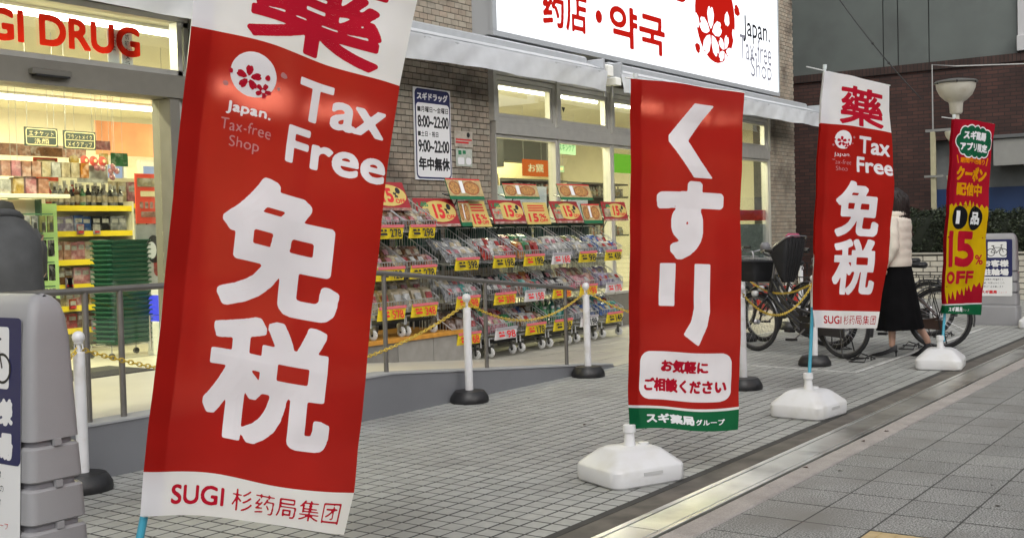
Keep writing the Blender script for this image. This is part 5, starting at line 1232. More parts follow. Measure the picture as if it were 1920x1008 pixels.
        for z, x0_, x1_, hw, dzt in ((.74, .68, .76, .08, 0), (.86, .66, .8, .12, 0), (1.0, .63, .84, .145, .01), (1.12, .6, .87, .155, .04), (1.15, .6, .87, .15, .05)):
            rg.append([(x, y, z-dzt*(x-.7)/.2*2.4) for x, y in rrect(x0_, -hw, x1_, hw, .05, 3)])
        f.loft(rg); f.build('front_child_seat', r, True, 40)
        f = MB(M('bar_steel', (.3, .3, .31), .3, .85)); f.tube([(x, y, 1.155-(x-.7)*.6) for x, y in rrect(.59, -.16, .88, .16, .05, 3)], .008, 6, closed=True); f.build('seat_rim', r, True)
        f = MB(M('pink_cushion', (.35, .06, .12), .7, var=.3, vs=20)); f.loft([[(.66+x, y, z) for x, y in rrect(-.03, -h, .03, h, .02, 3)] for z, h in ((1.08, .05), (1.1, .09), (1.22, .1), (1.25, .06))]); f.build('cushion', r, True)
        f = MB(black_m)
        for s_ in (-.06, .06): f.tube([(.6, s_, 1.22), (.68, s_*1.6, 1.1), (.76, s_, 1.02)], .008, 5)
        for k in range(6): f.tube([(.588, -.14+.056*k, 1.2), (.675, -.07+.028*k, .76)], .005, 4)
        f.build('harness', r)
        f = MB(M('child_seat_black', (.014, .014, .016), .5)); 
        f.loft([[(x, y*w_, z) for y in (-1, -.8, 0, .8, 1)]+[(x+.04, y*w_, z+.015) for y in (1, .8, 0, -.8, -1)] for x, z, w_ in ((.18, .8, .15), (0, .78, .17), (-.14, .8, .17), (-.2, .95, .17), (-.25, 1.15, .16), (-.28, 1.3, .13), (-.285, 1.36, .08))]); f.build('child_seat', r, True, 40)
        f = MB(M('child_seat_black', (.014, .014, .016), .5))
        for s_ in (-1, 1): f.loft([[(x, s_*.17+s_*q[0], z+q[1]) for q in ((-.012, -.02), (.012, -.02), (.012, .02), (-.012, .02))] for x, z in ((-.18, 1.0), (.0, .98), (.15, .93), (.2, .84))]); f.tube([(.08, s_*.13, .8), (.14, s_*.14, .55), (.2, s_*.14, .5)], .03, 6)
        f.build('armrest', r)
    elif kind == 'basket' or kind == 'city':
        f = MB(M('bike_basket_wire', (.06, .06, .06) if kind == 'basket' else (.35, .35, .35), .4, .6)); c = Vector((1.13, 0, .72))
        for z, s_ in ((0, .8), (.08, .86), (.16, .93), (.24, 1.0)):
            f.tube([(c.x+x*s_, c.y+y*s_, c.z+z) for x, y in rrect(-.15, -.19, .15, .19, .03, 2)], .004 if z < .2 else .007, 5, closed=True)
        for x, y in [tuple(v) for v in rrect(-.15, -.19, .15, .19, .0)]: pass
        for k in range(9):
            y = -.19+.38*k/8
            for x in (-.15, .15): f.tube([(c.x+x*.8, c.y+y*.8, c.z), (c.x+x, c.y+y, c.z+.24)], .0025, 4)
            f.tube([(c.x-.12, c.y+y*.8, c.z), (c.x+.12, c.y+y*.8, c.z)], .0025, 4)
        for k in range(1, 7):
            x = -.15+.3*k/7
            for y in (-.19, .19): f.tube([(c.x+x*.8, c.y+y*.8, c.z), (c.x+x, c.y+y, c.z+.24)], .0025, 4)
        f.build('front_basket', r)
    f = MB(M('lamp_white', (.6, .6, .6), .2)); f.lathe(Vector((1.08, .06, .62)), [(0, 0), (.03, .01), (.035, .06), (.0, .07)], 12, (1, 0, -.1)); f.build('headlight', r, True)
    f = MB(M('reflector_red', (.4, .01, .01), .2)); f.lathe(Vector((-.33, 0, .5)), [(.022, 0), (.022, .012), (0, .014)], 10, (-1, 0, 0)); f.build('reflector', r)
    return r
bikeA = make_bike('black', .31, 'electric'); bikeC = make_bike('brown', .325, 'city'); bikeB = make_bike('black', .32, 'basket')
def place(o, rear, ang, lab, lean=.04):
    o.location = (*rear, 0); o.rotation_euler = (lean, 0, ang); tag(o, lab, 'bicycle', 'bicycles parked on the forecourt')
place(bikeA, (11.15, 3.86), math.radians(71), 'black electric bicycle with a covered deep basket and rear child seat')
place(bikeB, (12.0, 4.25), math.radians(64), 'plain black bicycle second in the row beyond the electric one')
place(bikeC, (12.33, 3.25), math.radians(96), 'dark brown bicycle with steel mudguards behind the coupon flag', .03)
bD = copy_tree(bikeB); place(bD, (13.75, 3.75), math.radians(80), 'black bicycle partly hidden beyond the brown one, near the hedge')
bE = copy_tree(bikeB)
place(bE, (13.2, 5.0), math.radians(70), 'black bicycle farthest back beside the close pair of bollards')
# small wire wheel holders on the ground
for k, (x, y) in enumerate(((11.0, 3.62), (12.3, 2.98+.55), (13.7, 3.55))):
    b = MB(M('stand_black', (.03, .03, .03), .4, .4), (x, y, 0)); 
    b.tube([(x-.12, y-.05, .006), (x-.1, y-.06, .05), (x+.05, y-.06, .06), (x+.08, y-.05, .006), (x+.22, y-.05, .006), (x+.24, y+.1, .05), (x+.05, y+.1, .006), (x-.12, y+.1, .006)], .006, 6, closed=True)
    b.tube([(x+.02, y-.05, .03), (x+.02, y+.1, .03)], .006, 6)
    tag(b.build('wheel_holder'), ['low black wire wheel holder under the electric bicycle', 'low black wire wheel holder near the heel of the walking woman', 'low black wire wheel holder by the bicycle near the hedge'][k], 'bike stand')

# ------------------------------------------------------------ people
skin_m = M('skin', (.5, .3, .22), .5, var=.05)
def skin_body(name, verts, edges, root, mat, parent, sub=2):
    me = bpy.data.meshes.new(name); me.from_pydata([v[0] for v in verts], edges, []); o = bpy.data.objects.new(name, me); C.objects.link(o)
    md = o.modifiers.new('s', 'SKIN'); md.use_smooth_shade = True; s2 = o.modifiers.new('d', 'SUBSURF'); s2.levels = s2.render_levels = sub
    if not me.skin_vertices: me.skin_vertices.new() if hasattr(me.skin_vertices, 'new') else None
    for i, v in enumerate(verts):
        sv = me.skin_vertices[0].data[i]; sv.radius = v[1] if isinstance(v[1], tuple) else (v[1], v[1]); sv.use_root = (i == root)
    dg = bpy.context.evaluated_depsgraph_get(); dg.update(); m2 = bpy.data.meshes.new_from_object(o.evaluated_get(dg)); bpy.data.objects.remove(o)
    m2.name = name; m2.materials.clear(); m2.materials.append(mat); m2.shade_smooth(); return put(name, m2, parent)
def ell_ring(cx, cy_, z, a, b, n=20, f=None, tilt=0):
    out = []
    for k in range(n):
        t = 2*math.pi*k/n; q = 1+(f(t) if f else 0); x = a*math.cos(t)*q; out.append((cx+x, cy_+b*math.sin(t)*q, z+x*tilt))
    return out
def head(parent, c, r, look=1, hairm=None, long=True):
    """face with nose, eyes, mouth, ears; looks along +x"""
    c = Vector(c)
    b = MB(skin_m); rg = []
    for z, a, bb, dx in ((-.125, .03, .03, .03), (-.115, .05, .045, .035), (-.09, .068, .055, .022), (-.05, .08, .066, .01), (0, .088, .072, 0), (.04, .09, .074, -.004), (.08, .08, .068, -.008), (.105, .055, .05, -.01), (.118, .02, .02, -.01)):
        rg.append(ell_ring(c.x+dx, c.y, c.z+z, a, bb, 16))
    b.loft(rg); b.loft([[(c.x+x, c.y+y*w_, c.z+z) for y in (-1, -.4, .4, 1)] for x, z, w_ in ((.08, .01, .008), (.103, -.03, .016), (.085, -.042, .014))])
    for s_ in (-1, 1): b.lathe(c+Vector((-.005, s_*.072, -.01)), [(0, -.005), (.022, 0), (.026, .008), (0, .012)], 10, (0, s_, 0), 1.0, .6)
    b.use(M('lips', (.4, .1, .1), .5)).obox(c+Vector((.083, 0, -.068)), (.004, 0, 0), (0, .02, 0), (0, 0, .005))
    for s_ in (-1, 1): b.use(kprint).lathe(c+Vector((.08, s_*.03, .005)), [(0, .004), (.009, 0), (0, -.004)], 8, (1, 0, 0)); b.obox(c+Vector((.084, s_*.03, .026)), (.003, 0, 0), (0, .014, 0), (0, 0, .003))
    return b.build('face', parent, True)
def hand(parent, w_, d, name='hand', side=1):
    """relaxed hand at wrist w_, pointing along d"""
    w_, d = Vector(w_), Vector(d).normalized(); s_ = d.cross(Vector((0, 0, 1))); s_ = Vector((1, 0, 0)) if s_.length < .3 else s_.normalized(); n = d.cross(s_).normalized()
    b = MB(skin_m); b.loft([[w_+d*t+s_*(x*a)+n*(y*h) for x, y in ((-1, -.6), (0, -1), (1, -.6), (1, .6), (0, 1), (-1, .6))] for t, a, h in ((0, .024, .018), (.03, .033, .016), (.07, .038, .015), (.085, .036, .012))])
    for k, L in enumerate((.062, .072, .068, .052)):
        o = w_+d*.08+s_*(-.028+k*.0185); b.tube([o, o+d*L*.45+n*.006, o+d*L*.75+n*.018, o+d*L*.92+n*.034], [.009, .0085, .0075, .006], 7)
    o = w_+d*.02-s_*.026; b.tube([o, o+d*.03-s_*.022, o+d*.058-s_*.026+n*.012], [.011, .01, .0075], 7); return b.build(name, parent, True)
# woman with cream jacket, mid stride
wm = empty('person', (11.53, 3.47, 0), 'person in a cream padded jacket and long black skirt walking past the bicycles', 'person', None, math.radians(98))
sk = [((0, 0, .92), .1), ((0, .09, .88), .08), ((.02, .09, .5), .052), ((.015, .09, .15), .034), ((.02, .09, .09), .03), ((0, -.09, .88), .08), ((-.09, -.09, .5), .052), ((-.295, -.09, .16), .034), ((-.3, -.09, .11), .03),
      ((0, 0, 1.1), .1), ((0, 0, 1.3), (.13, .1)), ((.0, 0, 1.38), .06), ((.01, 0, 1.46), .045), ((0, .17, 1.33), .05), ((-.04, .22, 1.08), .04), ((.06, .2, .88), .03), ((0, -.17, 1.33), .05), ((.03, -.22, 1.08), .04), ((.12, -.17, .9), .03)]
skin_body('body', sk, [(0, 1), (1, 2), (2, 3), (3, 4), (0, 5), (5, 6), (6, 7), (7, 8), (0, 9), (9, 10), (10, 11), (11, 12), (10, 13), (13, 14), (14, 15), (10, 16), (16, 17), (17, 18)], 0, skin_m, wm)
head(wm, (.02, 0, 1.54), .1)
hair_m = M('dark_hair', (.018, .011, .009), .45, var=.3, vs=60, bump=.4, bs=150)
b = MB(hair_m); b.loft([ell_ring(-.03, 0, 1.36, .06, .1, 18, lambda t: .06*math.sin(7*t)), ell_ring(-.035, 0, 1.44, .085, .105, 18), ell_ring(-.03, 0, 1.52, .1, .1, 18), ell_ring(-.015, 0, 1.59, .108, .095, 18), ell_ring(-.005, 0, 1.64, .092, .08, 18), ell_ring(0, 0, 1.675, .05, .045, 18), ell_ring(0, 0, 1.682, .01, .01, 18)])
hr_ = random.Random(3)
for k in range(90):
    a = math.pi+hr_.uniform(-1.75, 1.75); rr_ = hr_.uniform(.95, 1.05); L = hr_.uniform(.22, .36)
    p0 = Vector((-.01+.03*math.cos(a), .03*math.sin(a), 1.675)); pts = [p0]
    for t in (.25, .5, .75, 1.0): pts.append(Vector((-.02+(.102+.012*t)*rr_*math.cos(a+.1*math.sin(t*5+k))-.02*t, (.1+.006*t)*rr_*math.sin(a+.1*math.sin(t*5+k)), 1.68-.03*(t < .3)-L*t)))
    b.tube(pts, [.006, .011, .012, .01, .003], 5)
b.build('hair', wm, True)
jk = M('cream_jacket', (.82, .76, .65), .7, var=.06, vs=8, bump=.3, bs=25)
b = MB(jk); rg = []
for k in range(29):
    t = k/28; z = .9+.52*t; pf = .007*abs(math.sin(math.pi*(z-.9)/.085)); a = .155+pf-.02*max(0, t-.8)*5*t; bb = .195+pf-.03*max(0, (t-.75))*4
    if t > .88: a *= 1-(t-.88)*3.6; bb *= 1-(t-.88)*4.6
    rg.append(ell_ring(-.01, 0, z, a, bb, 24, lambda q, t=t: .025*math.sin(3*q+t*5)+.012*math.sin(9*q-t*11)))
b.loft(rg, False); b.build('jacket', wm, True)
b = MB(jk)
for s_ in (-1, 1):
    pts = [Vector(p) for p in ((0, s_*.17, 1.35), (-.02, s_*.225, 1.24), (-.035, s_*.24, 1.1), (.02, s_*.235, .99), (.07, s_*.205, .91))]
    fine_ = []
    for i in range(4):
        for q in range(4): fine_.append(pts[i].lerp(pts[i+1], q/4))
    fine_.append(pts[-1]); b.tube(fine_, [.074-.002*i+.004*math.sin(i*1.7) for i in range(17)], 12)
b.build('sleeves', wm, True)
b = MB(jk); b.loft([ell_ring(-.02, 0, 1.385, .1, .12, 20), ell_ring(-.03, 0, 1.41, .12, .13, 20), ell_ring(-.03, 0, 1.44, .115, .12, 20), ell_ring(-.01, 0, 1.455, .08, .08, 20)], False); b.build('collar', wm, True)
sk_m = M('black_skirt', (.007, .007, .008), .9, var=.2, spec=.1)
b = MB(sk_m); rg = []
for k in range(12):
    t = k/11; z = .95-.68*t; rg.append(ell_ring(-.01-.04*t, 0, z, .145+.07*t, .165+.03*t, 40, lambda q, t=t: .07*t*math.sin(6*q+.5)+.04*t*math.sin(13*q+1), -.05*t))
b.loft(rg, False); b.build('skirt', wm, True)
shoe = M('black_shoe', (.01, .01, .011), .3)
for (x, y, zl, tip) in ((.02, .09, .0, 0), (-.3, -.09, .02, .3)):
    b = MB(shoe); c, s_ = math.cos(tip), math.sin(tip)
    def T(px_, py_, pz_): return (x+px_*c+pz_*s_, y+py_, .01+zl-px_*s_+pz_*c)
    rg = []
    for t, w_, h, zb in ((-.05, .022, .05, .055), (-.03, .03, .062, .05), (.03, .034, .045, .028), (.09, .04, .04, .006), (.14, .038, .034, .0), (.18, .02, .022, .0), (.2, .006, .012, .002)):
        rg.append([T(t, w_*q[0], zb+h*q[1]) for q in ((-1, 0), (1, 0), (1.05, .4), (.6, 1), (-.6, 1), (-1.05, .4))])
    b.loft(rg); b.loft([[T(-.04+dx, dy, z) for dx, dy in ((-w_, -w_), (w_, -w_), (w_, w_), (-w_, w_))] for z, w_ in ((0, .006), (.03, .007), (.06, .018))]); b.build('shoe', wm, True, 40)
hand(wm, (.075, .21, .9), (.3, -.05, -1)); hand(wm, (.12, -.17, .9), (.4, .05, -1))
b = MB(M('brown_bag_strap', (.06, .03, .02), .5)); b.tube([(-.02, -.2, 1.38), (-.1, -.24, 1.3), (-.14, -.26, 1.2)], .02, 8); b.build('bag_strap', wm, True)
# bent customer in dark coat and hat at the entrance
mn = empty('person', (3.99, 6.6, PZ), 'person in a dark grey coat and knitted hat stooping at the shop entrance', 'person', None, math.radians(66))
sk = [((0, 0, .82), .11), ((.02, .09, .78), .08), ((.08, .1, .42), .06), ((.0, .1, .08), .04), ((.12, .1, .04), .035), ((-.02, -.09, .78), .08), ((-.02, -.1, .42), .06), ((-.1, -.1, .08), .04), ((.02, -.1, .04), .035),
      ((.06, 0, .98), .12), ((.15, 0, 1.08), .12), ((.22, 0, 1.13), .06), ((.27, 0, 1.15), .05), ((.14, .18, 1.06), .055), ((.24, .22, .85), .045), ((.42, .16, .8), .032), ((.14, -.18, 1.06), .055), ((.24, -.22, .85), .045), ((.42, -.16, .8), .032)]
skin_body('body', sk, [(0, 1), (1, 2), (2, 3), (3, 4), (0, 5), (5, 6), (6, 7), (7, 8), (0, 9), (9, 10), (10, 11), (11, 12), (10, 13), (13, 14), (14, 15), (10, 16), (16, 17), (17, 18)], 0, skin_m, mn)
head(mn, (.33, 0, 1.16), .1)
ct = M('charcoal_coat', (.055, .057, .058), .85, var=.2, vs=7, bump=.35, bs=30)
b = MB(ct); rg = []
for t, x, z, a, bb in ((0, -.03, .52, .17, .2), (.1, -.04, .66, .17, .2), (.22, -.035, .8, .165, .19), (.3, -.03, .88, .17, .195), (.42, 0, .95, .172, .2), (.5, .03, 1.0, .175, .205), (.6, .06, 1.05, .17, .205), (.7, .1, 1.1, .16, .195), (.85, .17, 1.17, .13, .15), (.95, .22, 1.2, .09, .1), (1, .25, 1.21, .06, .08)):
    rg.append(ell_ring(x, 0, z, a, bb, 24, lambda q, t=t: .03*math.sin(3*q+t*4)+.018*math.sin(7*q+t*16)+.012*math.sin(t*50+2*q), -.35*t))
b.loft(rg); b.build('coat', mn, True)
b = MB(ct); b.tube([(.21+.11*math.cos(a), .105*math.sin(a), 1.2-.04*math.cos(a)) for a in [2*math.pi*k/20 for k in range(20)]], .028, 8, closed=True); b.build('collar', mn, True)
b = MB(M('bag_canvas', (.09, .07, .05), .8, var=.2)); b.tube([(.2, .12, 1.2), (.02, .16, 1.12), (-.12, .1, .95), (-.16, -.05, .82), (-.13, -.2, .7)], .012, 6); b.loft([[(-.08+x, -.22+y, z) for x, y in rrect(-.1, -.05, .1, .05, .03, 3)] for z in (.42, .45, .66, .7)]); b.build('shoulder_bag', mn, True, 40)
b = MB(ct)
for s_ in (-1, 1): b.tube([(.12, s_*.13, 1.1), (.16, s_*.19, 1.0), (.22, s_*.2, .88), (.32, s_*.18, .82), (.42, s_*.165, .81)], [.075, .068, .06, .055, .048], 12)
b.build('sleeves', mn, True)
ht_m = M('olive_hat', (.045, .045, .035), .9, var=.2, bump=.4, bs=80)
b = MB(ht_m); b.loft([ell_ring(.33, 0, 1.195, .135, .13, 20), ell_ring(.33, 0, 1.205, .14, .135, 20), ell_ring(.325, 0, 1.215, .105, .1, 20), ell_ring(.32, 0, 1.27, .1, .095, 20), ell_ring(.315, 0, 1.31, .08, .08, 20), ell_ring(.315, 0, 1.325, .03, .03, 20)]); b.build('hat', mn, True)
tr = M('khaki_trousers', (.12, .1, .07), .8, var=.1)
b = MB(tr); 
for s_ in (-1, 1): b.tube([(0, s_*.08, .8), (.07 if s_ > 0 else -.02, s_*.1, .42), (0 if s_ > 0 else -.1, s_*.1, .06)], [.12, .085, .075], 14)
b.build('trousers', mn, True)
for x, s_ in ((.03, 1), (-.07, -1)):
    b = MB(shoe); b.loft([[(x+t, s_*.1+w_*q[0], h*q[1]) for q in ((-1, 0), (1, 0), (1, .6), (.5, 1), (-.5, 1), (-1, .6))] for t, w_, h in ((-.09, .035, .08), (0, .042, .09), (.08, .045, .06), (.17, .03, .04))]); b.build('shoe', mn, True, 40)
hand(mn, (.42, .16, .8), (.8, 0, -.6)); hand(mn, (.42, -.16, .8), (.8, 0, -.6))

# ------------------------------------------------------------ street lamp, poles, cable
enam = M('lamp_enamel', (.48, .46, .4), .35, var=.06, vs=4, dirt=(.35, .32, .26), ds=4)
sl = empty('street_lamp', (18, 4.4, 0), 'cream street lamp with an upturned bowl head and smaller bowls lower down', 'street lamp')
def bowl(b, c, s_):
    b.lathe(c, [(.07*s_, -.42*s_), (.09*s_, -.4*s_), (.1*s_, -.26*s_), (.11*s_, -.24*s_), (.16*s_, -.21*s_), (.23*s_, -.14*s_), (.275*s_, -.04*s_), (.285*s_, .03*s_), (.27*s_, .04*s_)], 28)
b = MB(enam, sl.location); bowl(b, (18, 4.46, 3.36), 1); b.build('lamp_bowl', sl, True, 45)
b = MB(M('lamp_rim', (.16, .16, .15), .5, .5), sl.location); b.lathe((18, 4.46, 3.36), [(.27, .035), (.31, .04), (.315, .055), (.29, .075), (.15, .1), (0, .105)], 28); b.build('lamp_lid', sl, True, 30)
for k in range(6):
    a = k*math.pi/3+.3; MB(black_m, sl.location).lathe((18+.305*math.cos(a), 4.46+.305*math.sin(a), 3.36), [(0, .02), (.012, .03), (.012, .06), (0, .065)], 8).build('lid_clamp', sl)
b = MB(enam, sl.location); bowl(b, (18, 4.45, 2.66), .62); b.build('lamp_bowl', sl, True, 45)
b = MB(enam, sl.location); bowl(b, (18, 4.44, 2.0), .6); b.build('lamp_bowl', sl, True, 45)
b = MB(enam, sl.location); b.tube([(18, 4.46, 0), (18, 4.46, 2.96)], .045, 12); b.lathe((18, 4.46, 0), [(.12, 0), (.12, .03), (.06, .12), (.05, .5)], 16); b.build('lamp_post', sl, True, 45)
fp = empty('pipe_post', (22, 5.87, 0), 'square yellowish post with short cross bars carrying a thin conduit', 'post')
post_m = M('yellowed_post', (.4, .37, .24), .6, var=.12)
MB(post_m, fp.location).box(21.96, 22.04, 5.83, 5.91, 0, 3.0, .004).build('post', fp)
MB(M('bracket_grey', (.25, .25, .24), .5, .4), fp.location).box(21.97, 22.03, 5.46, 6.0, 3.003, 3.05).build('cross_bar', fp)
MB(M('bracket_grey', (.25, .25, .24), .5, .4), fp.location).box(21.93, 21.957, 5.68, 6.02, 2.16, 2.2).build('cross_bar', fp)
MB(M('conduit_grey', (.3, .3, .29), .5, .3), fp.location).tube([(22, 5.87, 3.05), (22, 5.87, 4.24), (22.6, 5.6, 4.25), (23.9, 4.2, 4.3), (23.9, 1.0, 4.3)], .014, 6).build('conduit', fp)
cbm = M('cable_black', (.01, .01, .01), .6)
b = MB(cbm, (18, 5.6, 4)); a0, a1 = Vector((18, 6.6, 5.5)), Vector((18, 4.96, 3.2))
b.tube([a0.lerp(a1, t)-Vector((0, 0, .10*4*t*(1-t))) for t in [k/16 for k in range(17)]], .009, 5); b.lathe(a0.lerp(a1, .55)-Vector((0, 0, .1)), [(0, -.05), (.02, 0), (0, .05)], 8, a1-a0); b.lathe(a0.lerp(a1, .7)-Vector((0, 0, .085)), [(0, -.05), (.02, 0), (0, .05)], 8, a1-a0)
tag(b.build('overhead_cable'), 'thin black overhead cable slanting down to the street lamp', 'cable')

# ------------------------------------------------------------ dark brick building behind, hedge, planter wall
db = empty('dark_brick_building', (24, 5, 0), 'dark brick building with grey panelled upper floor behind the hedge', 'building')
def brick_tex(name, c1, c2, mort, bw_, bh_):
    m = bpy.data.materials.new(name); m.use_nodes = True; n = m.node_tree; b = n.nodes['Principled BSDF']; b.inputs['Roughness'].default_value = .75
    geo = n.nodes.new('ShaderNodeNewGeometry'); sx = n.nodes.new('ShaderNodeSeparateXYZ'); cx = n.nodes.new('ShaderNodeCombineXYZ'); n.links.new(geo.outputs['Position'], sx.inputs[0])
    ad = n.nodes.new('ShaderNodeMath'); ad.operation = 'ADD'; n.links.new(sx.outputs[0], ad.inputs[0]); n.links.new(sx.outputs[1], ad.inputs[1])
    n.links.new(ad.outputs[0], cx.inputs[0]); n.links.new(sx.outputs[2], cx.inputs[1])
    t = n.nodes.new('ShaderNodeTexBrick'); t.inputs['Color1'].default_value = (*c1, 1); t.inputs['Color2'].default_value = (*c2, 1); t.inputs['Mortar'].default_value = (*mort, 1)
    t.inputs['Scale'].default_value = 1; t.inputs['Brick Width'].default_value = bw_; t.inputs['Row Height'].default_value = bh_; t.inputs['Mortar Size'].default_value = .008
    n.links.new(cx.outputs[0], t.inputs[0]); nz = n.nodes.new('ShaderNodeTexNoise'); nz.inputs['Scale'].default_value = 1.2; nz.inputs['Detail'].default_value = 6; n.links.new(geo.outputs['Position'], nz.inputs['Vector'])
    mr = n.nodes.new('ShaderNodeMapRange'); mr.inputs[1].default_value = .3; mr.inputs[2].default_value = .7; mr.inputs[3].default_value = .65; mr.inputs[4].default_value = 1.3; n.links.new(nz.outputs[0], mr.inputs[0])
    s_ = n.nodes.new('ShaderNodeVectorMath'); s_.operation = 'SCALE'; n.links.new(t.outputs[0], s_.inputs[0]); n.links.new(mr.outputs[0], s_.inputs['Scale']); n.links.new(s_.outputs[0], b.inputs['Base Color'])
    bp = n.nodes.new('ShaderNodeBump'); bp.inputs['Strength'].default_value = .6; bp.inputs['Distance'].default_value = .01; n.links.new(t.outputs['Fac'], bp.inputs['Height']); bp.invert = True; n.links.new(bp.outputs[0], b.inputs['Normal']); return m
dbm = brick_tex('dark_brick', (.078, .034, .026), (.045, .022, .018), (.022, .017, .015), .22, .075)
MB(dbm, db.location).box(24, 30, 6.42, 20, 0, 4.4).build('wall', db); MB(dbm, db.location).box(24, 30, -14, 6.42, 2.98, 4.4).build('wall', db)
MB(dbm, db.location).box(24, 30, -14, 3.4, 0, 2.98).build('wall', db)
sold = brick_tex('soldier_brick', (.06, .032, .026), (.04, .022, .018), (.02, .016, .014), .075, .22)
MB(sold, db.location).box(23.96, 30, -14, 20, 4.4, 4.56).build('soldier_course', db)
pnl = M('grey_panel', (.12, .137, .128), .6, var=.1, vs=1.2, dirt=(.09, .097, .093), ds=.8)
ys = [-14, -8, -2, 1.5, 4.79, 6.47, 7.09, 7.39, 9.4, 12, 16, 20]
for a, c in zip(ys, ys[1:]):
    if c <= 4.8: continue
    MB(pnl, db.location).box(24.05, 30, a+.012, c-.012, 4.563, 11).build('panel', db)
MB(M('panel_joint', (.03, .033, .033), .8), db.location).box(24.08, 29.9, 4.8, 20, 4.562, 10.9).build('panel_backing', db)
b = MB(M('louver_dark', (.03, .03, .035), .6), db.location)
for k in range(26): b.obox((24.1, 2.5, 5.0+k*.16), (.05, 0, .03), (0, 2.1, 0), (0, 0, .006))
b.box(24.15, 24.2, .4, 4.6, 4.9, 9); b.build('louver', db); tag(b and CH['dark_brick_building'][-1], kind='stuff')
MB(M('trim_pale', (.5, .5, .5), .5), db.location).box(24.0, 24.2, 4.64, 4.78, 4.9, 9).build('frame', db)
MB(M('trim_pale', (.5, .5, .5), .5), db.location).box(23.9, 24.3, 0, 4.78, 4.6, 4.9, .02).build('ledge', db)
# recessed shutter bay: blue lower panel, grey upper, duct box
MB(M('shutter_grey', (.17, .18, .175), .6, var=.08), db.location).box(24.3, 24.4, 3.4, 6.42, 2.0, 2.98).build('shutter', db)
b = MB(M('shutter_blue', (.018, .045, .13), .5, var=.12, vs=2), db.location); b.box(24.28, 24.38, 3.4, 6.42, 0, 1.998); b.build('shutter_panel', db)
b = MB(M('duct_grey', (.3, .3, .28), .5, .2, var=.1, vs=3), db.location); b.box(23.75, 24.27, 4.0, 5.2, 2.4, 2.92, .02); b.build('duct_box', db)
MB(M('duct_grey2', (.12, .125, .125), .5), db.location).box(23.7, 23.99, 3.9, 5.6, 2.925, 2.99, .01).build('canopy_edge', db)
# white brick planter wall
pw = empty('planter_wall', (20.5, 4, 0), 'low white brick planter wall with dark joints under the hedge', 'planter wall')
MB(M('dark_mortar_planter', (.02, .02, .02), .9), pw.location).box(20.52, 22, 1.0, 6.6, 0, .77).build('core', pw)
wbk = per_object(M('white_planter_brick', (.5, .47, .4), .55, var=.1, vs=10, bump=.15, bs=80), .1)
shb = {}
for j in range(8):
    for i in range(25):
        y0 = 1.0+i*.24+(j % 2)*.12; y1 = min(6.6, y0+.222); 
        if y1-y0 < .05 or y1 > 6.7: continue
        k = round(y1-y0, 3)
        if k not in shb: shb[k] = MB(wbk).box(-.02, .0, -k/2, k/2, -.04, .04, 0).mesh('brick')
        o = put('brick', shb[k], pw); o.location = (.02+rnd.uniform(-.001, .001), (y0+y1)/2-4, .045+j*.094)
MB(M('planter_cap', (.35, .33, .28), .6), pw.location).box(20.48, 20.8, 1.0, 6.6, .772, .8, .004).build('capping', pw)
# hedges: many small leaves around a dark twig mass
leaf_m = M('hedge_leaf', (.02, .03, .013), .6, var=.45, vs=6); twig = M('hedge_twig', (.01, .014, .007), .9)
def hedge(x0, x1, y0, y1, z0, z1, n, lab, seed):
    rr = random.Random(seed); r = empty('hedge', ((x0+x1)/2, (y0+y1)/2, z0), lab, 'hedge')
    b = MB(twig, r.location); rg = []; 
    for k in range(9):
        t = k/8; s_ = (.75, .85, .88, .9, .9, .88, .82, .7, .4)[k]; z = z0+(z1-z0-.05)*t
        rg.append([((x0+x1)/2+(x1-x0)/2*s_*q[0], (y0+y1)/2+((y1-y0)/2-.08)*min(1, s_+.1)*q[1], z) for q in rrect(-1, -1, 1, 1, .5, 3)])
    b.loft(rg); b.build('twigs', r)
    b = MB(leaf_m, r.location)
    for _ in range(n):
        u, v, w_ = rr.uniform(-1, 1), rr.uniform(-1, 1), rr.uniform(0, 1); f_ = rr.random()
        if f_ < .55: u = -1+rr.uniform(0, .25)
        elif f_ < .85: w_ = 1-rr.uniform(0, .15)
        else: v = rr.choice((-1, 1))*(1-rr.uniform(0, .06))
        rd = 1-.35*max(0, w_-.7)/.3; bump = .05*math.sin(v*9+seed)+.04*math.sin(v*23+w_*9)
        x = (x0+x1)/2+(x1-x0)/2*u*rd+rr.uniform(-.04, .04)-bump; y = (y0+y1)/2+(y1-y0)/2*v+rr.uniform(-.03, .03); z = z0+(z1-z0)*w_+bump*.7+rr.uniform(-.03, .03)
        s_ = rr.uniform(.018, .034); a = Vector((rr.gauss(0, 1), rr.gauss(0, 1), rr.gauss(0, .6))).normalized(); c = a.cross(Vector((rr.gauss(0, 1), rr.gauss(0, 1), rr.gauss(0, 1)))).normalized(); p = Vector((x, y, z))
        b.add([p-a*s_, p+c*s_*.5, p+a*s_, p-c*s_*.5], [(0, 1, 2, 3)])
    o = b.build('leaves', r); tag(o, kind='stuff')
hedge(20.75, 21.7, 4.95, 7.2, .75, 1.56, 9000, 'dark clipped hedge behind the walking woman and coupon flag', 1)
hedge(20.8, 21.7, 3.9, 4.9, .75, 1.48, 4500, 'rounded dark hedge above the farther parking stand', 5)
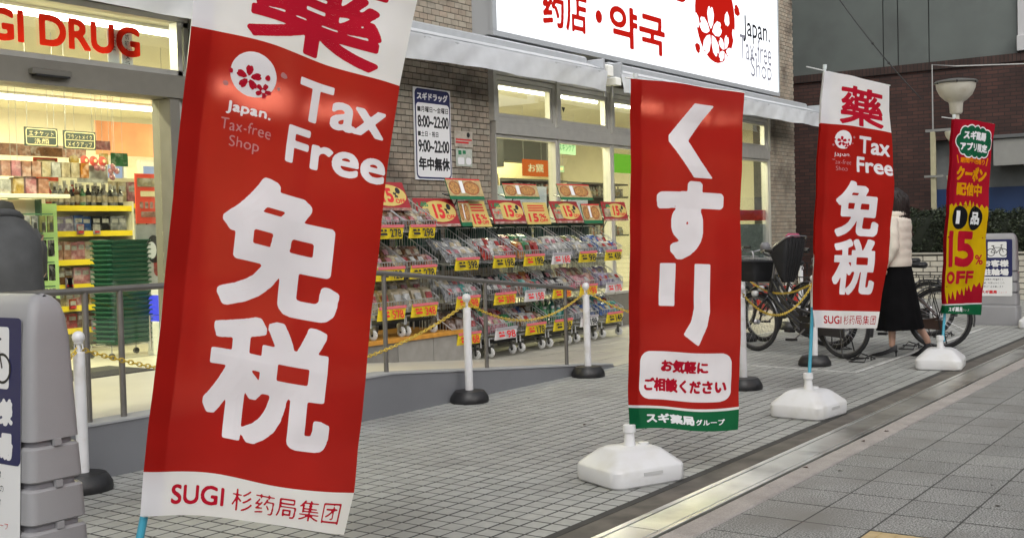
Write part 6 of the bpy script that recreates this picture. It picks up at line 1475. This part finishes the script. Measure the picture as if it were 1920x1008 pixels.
# fence with small square grid and red pot near the wall end
gf = empty('grid_fence', (19.5, 7.4, 0), 'black square mesh fence panel behind the bicycles at the brick corner', 'fence')
b = MB(black_m, gf.location)
for k in range(12): b.box(19.494, 19.506, 6.75+k*.105, 6.762+k*.105, .1, .68)
for k in range(7): b.box(19.49, 19.51, 6.75, 7.92, .1+k*.095, .112+k*.095)
b.build('mesh_panel', gf)
for y in (6.72, 7.94): MB(black_m, gf.location).tube([(19.5, y, 0), (19.5, y, .74)], .02, 8).build('post', gf)
rc = M('red_bucket', (.4, .015, .012), .4, var=.1)
for k, (x, y, s_) in enumerate(((17.4, 7.35, 1), (18.6, 7.3, .8))):
    r = empty('fire_bucket', (x, y, 0), ['red plastic bucket standing under the bicycle basket by the shop wall', 'smaller red plastic bucket farther along the shop wall'][k], 'bucket')
    MB(rc, r.location).lathe((x, y, 0), [(.14*s_, 0), (.15*s_, .02), (.19*s_, .36*s_), (.2*s_, .37*s_), (.2*s_, .4*s_), (.17*s_, .4*s_), (.13*s_, .1)], 20).build('bucket_body', r, True, 35)
    MB(steel, r.location).tube([(x, y-.19*s_, .36*s_), (x+.05, y-.14*s_, .5*s_), (x+.06, y, .54*s_), (x+.05, y+.14*s_, .5*s_), (x, y+.19*s_, .36*s_)], .005, 5).build('handle', r)
# fallen leaves and litter on the forecourt
for k, (x, y) in enumerate(((6.65, 4.11), (6.0, 2.3), (7.3, 2.26), (6.9, 2.28), (5.2, 5.2))):
    a = k*1.3; b = MB(M('dry_leaf', (.05, .02, .012), .8), (x, y, .005)); c, s_ = math.cos(a), math.sin(a)
    b.add([(x-.02*c, y-.02*s_, .004), (x-.012*s_, y+.012*c, .012), (x+.022*c, y+.022*s_, .006), (x+.012*s_, y-.012*c, .01)], [(0, 1, 2), (0, 2, 3)])
    tag(b.build('dry_leaf'), ['dry brown leaf lying on the grey tiles before the consultation flag', 'dark leaf scrap on the kerb stones nearest the camera', 'dark leaf scrap on the kerb beyond the other two', 'dark leaf scrap between the other two on the kerb', 'dry leaf on the tiles near the ramp wall'][k], 'leaf')
# street backdrop behind the camera: facades that shade and reflect
bk = empty('opposite_building', (0, -14, 0), 'plain grey building across the street behind the viewer', 'building')
b = MB(M('opposite_wall', (.2, .2, .19), .8, var=.1, vs=1), bk.location); b.box(-20, 40, -20, -14, 0, 9); b.build('wall', bk)
